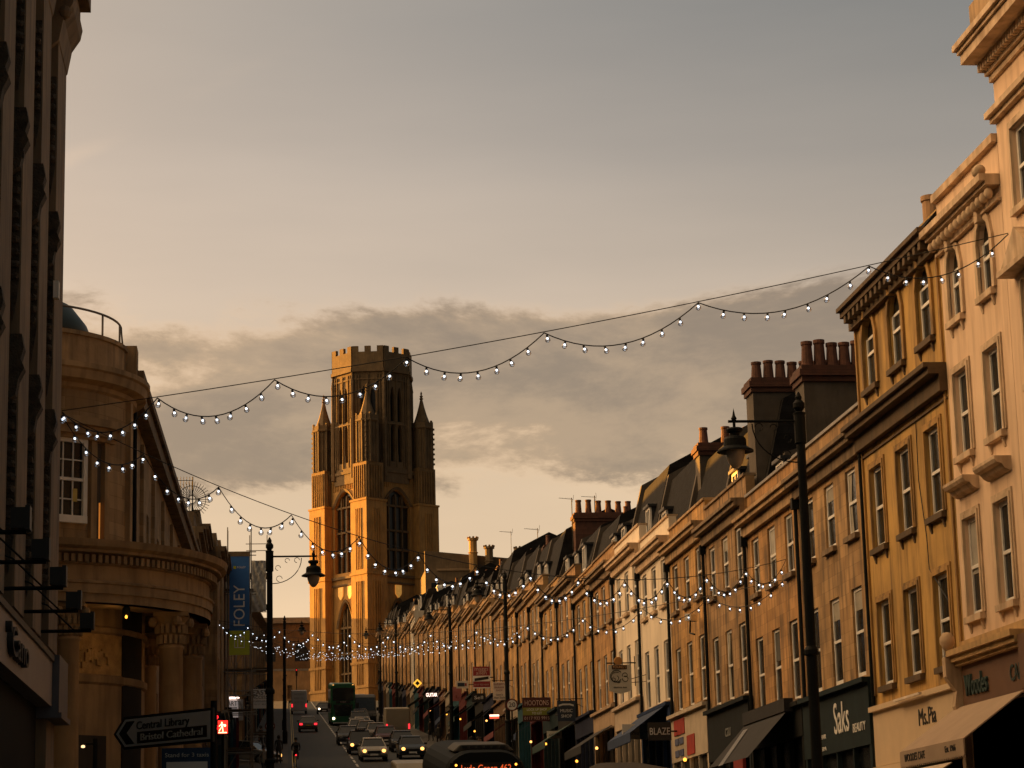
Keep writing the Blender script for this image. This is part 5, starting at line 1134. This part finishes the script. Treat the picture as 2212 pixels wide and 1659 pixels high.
def panel_van(label, x, y, c, away=False, W_=1.95, H_=2.5, L_=5.2, cname='x', txt=None, turn=0):
    t = place('delivery_van', label, 'van', x, y, away, turn, 'vans and lorries in the street'); pm = paint('van_paint_'+cname, c, .5); w = W_/2
    h = L_/2; prof = [(-h, .4), (-h-.05, .8), (-h+.15, 1.1), (-h+.75, 1.35), (-h+1.45, H_-.25), (-h+2.0, H_), (h-.05, H_), (h, .4)]
    bevel(M().prism(prof, -w, w, 'x').build('body', pm, t), .1, 3)
    b = M(); b.add([(-w+.12, -h+.78, 1.40), (w-.12, -h+.78, 1.40), (w-.2, -h+1.42, H_-.32), (-w+.2, -h+1.42, H_-.32)], [(0, 1, 2, 3)])
    for v in range(4): b.v[v] = (b.v[v][0], b.v[v][1]-.035, b.v[v][2]+.02)
    b.build('windscreen', carglass, t)
    wheels(t, (-w+.1, w-.1), (-h+.9, h-1.0), .34)
    for s in (-1, 1):
        M().box(s*(w-.2)-.13, s*(w-.2)+.13, -h-.08, -h+.05, .82, 1.02).build('headlight', mat('unlit_headlamp', (.3, .3, .28)), t); M().box(s*(w-.08)-.06, s*(w-.08)+.06, h-.02, h+.03, .9, 1.3).build('tail_light', tail if away else mat('dull_red_lens', (.15, .02, .02)), t)
        M().box(s*(w+.14)-.1, s*(w+.14)+.1, -h+.85, -h+.95, 1.35, 1.7).build('door_mirror', black, t)
    b = M(); b.box(-w+.25, w-.25, -h-.09, -h+.02, .5, .78); b.build('grille', black, t); M().box(-.26, .26, -h-.11, -h-.09, .42, .53).build('number_plate', white, t)
    if txt:
        for k, (s, z) in enumerate(txt): text(s, .26, mat('grey_lettering', (.2, .21, .2)), t, (0, h+.012, z) if away else (0, -h-.12, z), (R(90), 0, R(180) if away else 0), width=W_*.6)
    return t
def bus(label, x, y, decks, c, cname, W_=2.5, H_=4.3, L_=10.5, lit=True, dest=None, hood=False, turn=0):
    t = place('bus', label, 'bus', x, y, False, turn); pm = mat('bus_paint_'+cname, c, rough=.35 if decks == 2 else .75, var=.08, spec=.5 if decks == 2 else .12); w = W_/2; h = L_/2
    r = .34 if decks == 2 else .78; sec = [(-w, .35), (w, .35), (w, H_-r)]+[(w-r+r*math.cos(R(15*k)), H_-r+r*math.sin(R(15*k))) for k in range(1, 7)]+[(-w+r-r*math.sin(R(15*k)), H_-r+r*math.cos(R(15*k))) for k in range(0, 6)]+[(-w, H_-r)]
    b = M(); n = len(sec); rings = [(-h+.0, .93), (-h+.12, .98), (-h+.35, 1), (h-.2, 1), (h, .96)]; vs = []
    for yy, s in rings: vs += [(p[0]*s, yy, .35+(p[1]-.35)*(s if s > .97 else .985)) for p in sec]
    b.add(vs, [(k*n+i, k*n+(i+1) % n, (k+1)*n+(i+1) % n, (k+1)*n+i) for k in range(len(rings)-1) for i in range(n)]); b.add([vs[i] for i in range(n)], [tuple(range(n))]); b.add([vs[(len(rings)-1)*n+i] for i in range(n)], [tuple(range(n))])
    b.build('body', pm, t, smooth=False)
    g = M()
    if decks == 2:
        g.prism([(-w*.84, 2.55), (w*.84, 2.55), (w*.86, 3.85), (-w*.86, 3.85)], -h-.05, -h+.01)
        g.prism([(-w*.62, 1.0), (w*.62, 1.0), (w*.80, 2.15), (-w*.80, 2.15)], -h-.05, -h+.01)
    else: g.prism([(-w*.84, 1.0), (w*.84, 1.0), (w*.86, H_-.35), (-w*.86, H_-.35)], -h-.05, -h+.01)
    g.build('windscreen', carglass, t)
    g = M()
    for zz0, zz1 in (((1.2, 2.1), (2.7, 3.7)) if decks == 2 else ((1.3, 2.6),)):
        for s in (-1, 1): g.box(s*w-.015, s*w+.015, -h+.8, h-.5, zz0, zz1)
    g.build('side_windows', carglass, t)
    for s in (-1, 1):
        M().lathe([(0, .05), (.10, .04), (.13, 0)], n=12).build('headlight', headw if lit else mat('unlit_headlamp', (.3, .3, .28)), t, loc=(s*w*.78, -h-.03, .75), rot=(R(90), 0, 0))
        if decks == 2: M().box(s*w*.80-.06, s*w*.80+.06, -h-.03, -h+.05, 4.12, 4.16).build('marker_light', headl, t)
        b = M(); b.tube([(s*w*.92, -h+.05, H_-.75 if decks == 1 else 2.3), (s*(w+.2), -h-.3, H_-.8 if decks == 1 else 2.3)], .03, 6); b.box(s*(w+.2)-.14, s*(w+.2)+.14, -h-.36, -h-.24, (H_-1.45 if decks == 1 else 1.75), (H_-.8 if decks == 1 else 2.3)); b.build('wing_mirror', black, t)
    wheels(t, (-w+.12, w-.12), (-h+2.2, h-2.4), .48, .26)
    if dest: M().box(-w*.6, w*.6, -h-.065, -h-.045, H_-.72 if decks == 1 else 2.28, H_-.35 if decks == 1 else 2.5).build('destination_blind', black, t); text(dest[0], dest[1], dest[2], t, (0, -h-.075, H_-.53 if decks == 1 else 2.4), width=dest[3])
    if hood:
        b = M(); b.prism([(-.95, H_-.05), (.95, H_-.05), (.72, H_+.16), (-.72, H_+.16)], -h+.7, -h+3.2); bevel(b.build('roof_unit', paint('roof_grey', (.06, .055, .045), .7), t), .06, 3)
        b = M()
        for k in range(6): b.box(-.66+.23*k, -.50+.23*k, -h+.64, -h+.72, H_+.05, H_+.13)
        b.build('roof_vents', black, t)
        for s in (-1, 1): M().lathe([(0, .04), (.035, .03), (.045, 0)], n=10).build('marker_light', amber, t, loc=(s*.9, -h-.03, H_-.42), rot=(R(90), 0, 0))
    return t
bus('green double decker bus with lit headlamps coming down the hill', 8.1, 247, 2, (.012, .10, .045), 'green', dest=('PARK', .2, mat('pale_taxi_letters', (.5, .42, .36)), .6))
orangeled = mat('orange_led_letters', (.9, .15, .03), emit=(1, .13, .03), es=.2)
bus('near dark coach with orange destination letters and roof vents', 6.62, 76, 1, (.012, .016, .018), 'dark_grey', W_=2.5, H_=3.66, L_=10, lit=False, dest=('Lyde Green 462', .30, orangeled, 1.5), hood=True)
bus('dark bus roof with a pale edge at the bottom right, near the silver blind', 10.35, 65.5, 1, (.05, .04, .03), 'brown', W_=2.45, H_=3.36, L_=5.5, lit=False, turn=R(4))
car('silver hatchback in front of the black taxi with amber lamps', 7.1, 155, (.34, .32, .28), cname='silver')
car('black taxi with a roof sign behind the silver hatchback', 6.75, 167, (.012, .013, .016), taxi=True, cname='black')
car('dark car left of the taxi', 6.6, 186, (.03, .03, .03), lights=None, cname='charcoal')
car('dark blue saloon parked nearest on the right', 9.75, 157.5, (.02, .035, .055), cname='blue')
car('black car parked behind the dark blue saloon', 9.9, 170, (.015, .016, .018), lights=None, cname='black')
car('white car with bright lamps in the uphill queue', 8.2, 208, (.40, .38, .34), lights='white', cname='white')
car('grey car second in the uphill queue', 8.7, 201, (.12, .11, .10), lights=None, cname='grey')
car('light grey car third in the uphill queue, beside the white van', 9.2, 194, (.18, .16, .14), lights=None, cname='light_grey')
car('white hatchback far up the queue under the bus', 8.9, 215, (.36, .35, .33), lights='amber', cname='white')
car('black estate at the top of the queue', 9.6, 236, (.02, .02, .02), lights=None, suv=True, cname='black')
car('dark red car tucked beside the white van', 9.4, 183, (.06, .012, .012), lights=None, cname='dark_red')
car('dark green tall car below the green bus', 9.0, 226, (.02, .03, .03), suv=True, cname='dark_green')
car('grey saloon with red tail lamps climbing the left lane', 4.15, 223, (.10, .095, .09), away=True, cname='grey')
car('small far car with white lamps beside the bus', 7.6, 300, (.03, .03, .03), lights='white', cname='charcoal')
car('silver car in the left side street mouth, near the walking person', -1.1, 153.5, (.25, .26, .26), lights='amber', turn=R(62), cname='pale_silver')
panel_van('white box van with lettered doors far up the left lane', 4.5, 303, (.42, .42, .42), away=True, H_=3.0, cname='white', txt=[('MOVERS', 2.5), ('BRISTOL', 2.0), ('0117 922', 1.5)])
panel_van('pale van parked on the right with dark lettering', 11.0, 197, (.26, .23, .17), H_=2.6, W_=2.0, cname='beige', txt=[('Catering', 1.05)], away=True)
panel_van('dark high lorry with a curved roof above the parked cars', 10.6, 250, (.02, .022, .025), H_=3.0, W_=2.3, L_=6, cname='dark')
panel_van('pale roofed van behind the near coach', 5.9, 90, (.30, .26, .21), H_=2.55, cname='beige')
panel_van('white topped van right of the green bus', 10.3, 262, (.33, .30, .27), H_=2.9, cname='light')
# ------------------------------------------------------------------ people (one skinned body each)
skin = mat('skin', (.28, .17, .11), rough=.6, var=.05); hair = mat('dark_hair', (.02, .014, .01), rough=.8)
def person(label, x, y, face, coat, trousers, h=1.74, stride=.22, seat=False, z=None, hairm=None):
    nodes = {}; vs = []; es = []; rs = []
    def v(n, co, r, par=None):
        nodes[n] = len(vs); vs.append(co); rs.append(r)
        if par: es.append((nodes[par], nodes[n]))
    k = h/1.75
    v('pelvis', (0, 0, .95), (.15, .11)); v('waist', (0, 0, 1.10), (.135, .10), 'pelvis'); v('chest', (0, .0, 1.30), (.165, .115), 'waist'); v('collar', (0, .0, 1.44), (.11, .09), 'chest'); v('neck', (0, -.01, 1.51), (.055, .055), 'collar'); v('head', (0, -.02, 1.60), (.078, .09), 'neck'); v('crown', (0, -.01, 1.70), (.07, .085), 'head')
    v('nose', (0, -.125, 1.615), (.014, .016), 'head')
    for s, sg in (('l', -1), ('r', 1)):
        ph = stride*sg
        v('hip'+s, (.095*sg, 0, .90), (.095, .095), 'pelvis'); v('knee'+s, (.10*sg, -.5*ph-.03, .50), (.06, .065), 'hip'+s); v('ankle'+s, (.10*sg, -ph+(.06 if ph > 0 else 0)+.02, .09), (.04, .045), 'knee'+s); v('toe'+s, (.115*sg, -ph-.15, .045), (.04, .032), 'ankle'+s)
        v('sh'+s, (.19*sg, 0, 1.40), (.065, .07), 'collar'); v('el'+s, (.235*sg, ph*.35+.02, 1.13), (.045, .047), 'sh'+s); v('wr'+s, (.24*sg, ph*.6-.06, .89), (.032, .032), 'el'+s)
        v('palm'+s, (.24*sg, ph*.62-.08, .82), (.03, .038), 'wr'+s)
        for f in range(4): v('f%d%s' % (f, s), (.238*sg, ph*.62-.115+.022*f, .735+.008*abs(f-1.5)), (.009, .009), 'palm'+s)
        v('th'+s, (.21*sg, ph*.62-.13, .79), (.010, .010), 'palm'+s)
    me = bpy.data.meshes.new('body'); me.from_pydata([(a*k, b_*k, c*k) for a, b_, c in vs], es, []); o = bpy.data.objects.new('body', me); COL.objects.link(o)
    sk = o.modifiers.new('skin', 'SKIN'); sk.use_smooth_shade = True
    for i, r_ in enumerate(rs): me.skin_vertices[0].data[i].radius = (r_[0]*k, r_[1]*k); me.skin_vertices[0].data[i].use_root = (i == 0)
    ss = o.modifiers.new('sub', 'SUBSURF'); ss.levels = 1; ss.render_levels = 1
    bpy.context.view_layer.update(); dg = bpy.context.evaluated_depsgraph_get(); m2 = bpy.data.meshes.new_from_object(o.evaluated_get(dg)); bpy.data.objects.remove(o)
    for m_ in (skin, mat(coat[0], coat[1]), mat(trousers[0], trousers[1]), black): m2.materials.append(m_)
    for p in m2.polygons:
        c = p.center/k; i = 1
        if c.z > 1.49: i = 0
        elif abs(c.x) > .19 and c.z < .88: i = 0
        elif c.z < .13: i = 3
        elif c.z < .88: i = 2
        p.material_index = i
    t = thing('person', label, 'person', (x, y, (gz(y)+.13) if z is None else z), face, 'people on the pavements'); put('body', m2, t)
    b = M(); b.lathe([(.10, 1.60), (.112, 1.66), (.10, 1.73), (.06, 1.78), (0, 1.795)], (0, .012), 14); b.lathe([(.085, 1.54), (.10, 1.60)], (0, .03), 10, a0=0, a1=math.pi)
    b.v = [(a*k, b_*k, c*k) for a, b_, c in b.v]; b.build('hair', hairm or hair, t, smooth=True)
    b = M(); b.lathe([(.17, .80), (.19, .86), (.175, 1.0), (.16, 1.1)], (0, 0), 14); b.v = [(a*k, b_*k*.78, c*k) for a, b_, c in b.v]; b.build('coat_hem', m2.materials[1], t, smooth=True)
    return t
person('person in a dark coat walking up the left pavement beside the kerb', .95, 150, R(180), ('dark_coat', (.03, .028, .025)), ('brown_trousers', (.05, .04, .03)))
person('person in a black jacket further up the left pavement', .3, 163, 0, ('black_jacket', (.015, .015, .017)), ('grey_trousers', (.04, .04, .04)), 1.68, -.2)
person('person in a black coat by the parked cars on the right pavement', 12.5, 138, R(15), ('black_jacket', (.015, .015, .017)), ('grey_trousers', (.04, .04, .04)), 1.8)
person('person in a maroon coat just behind on the right pavement', 13.0, 142, 0, ('maroon_coat', (.10, .02, .02)), ('navy_trousers', (.02, .02, .03)), 1.65, -.2)
person('person in a pale jacket near the right shop windows', 12.9, 128, R(-20), ('pale_jacket', (.20, .18, .15)), ('grey_trousers', (.04, .04, .04)), 1.76)
person('person in dark clothes farther up the right pavement', 12.7, 172, R(180), ('dark_coat', (.03, .028, .025)), ('brown_trousers', (.05, .04, .03)), 1.7)
for k_, (px, py, lb_) in enumerate(((12.6, 121, 'person in a grey coat under the maroon board'), (13.2, 150, 'person in a black coat below the small black script sign'), (12.4, 158, 'person in a dark coat at the kerb beyond the third lamp'), (13.1, 186, 'distant person in dark clothes on the right pavement'), (.0, 131, 'person in a pale jacket near the lit art shop sign'), (-.2, 172, 'person in a dark coat beyond the left side street'))):
    person(lb_, px, py, R(180*(k_ % 2)+10*k_), [('grey_coat', (.06, .06, .058)), ('dark_coat', (.03, .028, .025)), ('pale_jacket', (.20, .18, .15))][(0, 1, 1, 1, 2, 1)[k_]], ('grey_trousers', (.04, .04, .04)), 1.66+.03*k_, .2 if k_ % 2 else -.18)
# bicycle and rider seen from behind
BK = thing('bicycle', 'bicycle with a red rear lamp riding up beside the left kerb', 'bicycle', (2.0, 148, gz(148)), R(180), rx=-SLOPE)
for yy in (-.52, .52):
    b = M(); b.tube([(0, yy+.33*math.cos(R(15*k)), .34+.33*math.sin(R(15*k))) for k in range(25)], .018, 6); b.build('wheel', rubber, BK)
b = M(); 
for a, c in (((0, .52, .34), (0, .12, .32)), ((0, .12, .32), (0, .22, .86)), ((0, .52, .34), (0, .2, .75)), ((0, .12, .32), (0, -.38, .78)), ((0, .2, .78), (0, -.36, .86)), ((0, -.52, .34), (0, -.36, .95))): b.tube([a, c], .016, 6)
b.tube([(-.26, -.3, 1.0), (0, -.38, .98), (.26, -.3, 1.0)], .014, 6); b.build('frame', iron, BK)
M().box(-.07, .07, .1, .34, .86, .91).build('saddle', black, BK)
M().lathe([(0, .03), (.045, .02), (.05, 0)], n=10).build('rear_lamp', tail, BK, loc=(0, .42, .72), rot=(R(-90), 0, 0))
def rider():
    pts = {'pelvis': ((0, .2, 1.0), .14), 'chest': ((0, -.02, 1.38), .15), 'neck': ((0, -.08, 1.52), .06), 'head': ((0, -.10, 1.62), .09), 'crown': ((0, -.09, 1.72), .085)}
    ch = [('pelvis', 'chest'), ('chest', 'neck'), ('neck', 'head'), ('head', 'crown')]
    for s, g in (('l', -1), ('r', 1)):
        pts['kn'+s] = ((.13*g, -.12, .72 if g > 0 else .86), .07); pts['an'+s] = ((.12*g, .1, .28 if g > 0 else .48), .045); pts['to'+s] = ((.12*g, -.05, .24 if g > 0 else .45), .035)
        pts['sh'+s] = ((.19*g, -.04, 1.42), .065); pts['el'+s] = ((.25*g, -.16, 1.2), .045); pts['wr'+s] = ((.24*g, -.3, 1.04), .033); pts['fi'+s] = ((.22*g, -.36, 1.0), .022)
        ch += [('pelvis', 'kn'+s), ('kn'+s, 'an'+s), ('an'+s, 'to'+s), ('chest', 'sh'+s), ('sh'+s, 'el'+s), ('el'+s, 'wr'+s), ('wr'+s, 'fi'+s)]
    ks = list(pts); me = bpy.data.meshes.new('body'); me.from_pydata([pts[k][0] for k in ks], [(ks.index(a), ks.index(c)) for a, c in ch], []); o = bpy.data.objects.new('body', me); COL.objects.link(o)
    o.modifiers.new('s', 'SKIN')
    for i, k in enumerate(ks): me.skin_vertices[0].data[i].radius = (pts[k][1],)*2; me.skin_vertices[0].data[i].use_root = (i == 0)
    o.modifiers.new('u', 'SUBSURF').levels = 1
    bpy.context.view_layer.update(); m2 = bpy.data.meshes.new_from_object(o.evaluated_get(bpy.context.evaluated_depsgraph_get())); bpy.data.objects.remove(o)
    for m_ in (mat('dark_coat', (.03, .028, .025)), skin, black): m2.materials.append(m_)
    for p in m2.polygons: p.material_index = 1 if 1.5 < p.center.z < 1.66 else (2 if p.center.z >= 1.66 or p.center.z < .5 else 0)
    t = thing('person', 'person in dark clothes riding the bicycle with the red lamp', 'person', (2.0, 148, gz(148)), R(180), 'people on the pavements', rx=-SLOPE); put('body', m2, t)
    M().lathe([(.115, 1.66), (.12, 1.72), (.09, 1.79), (0, 1.83)], (0, -.09), 12).build('helmet', black, t, smooth=True)
rider()
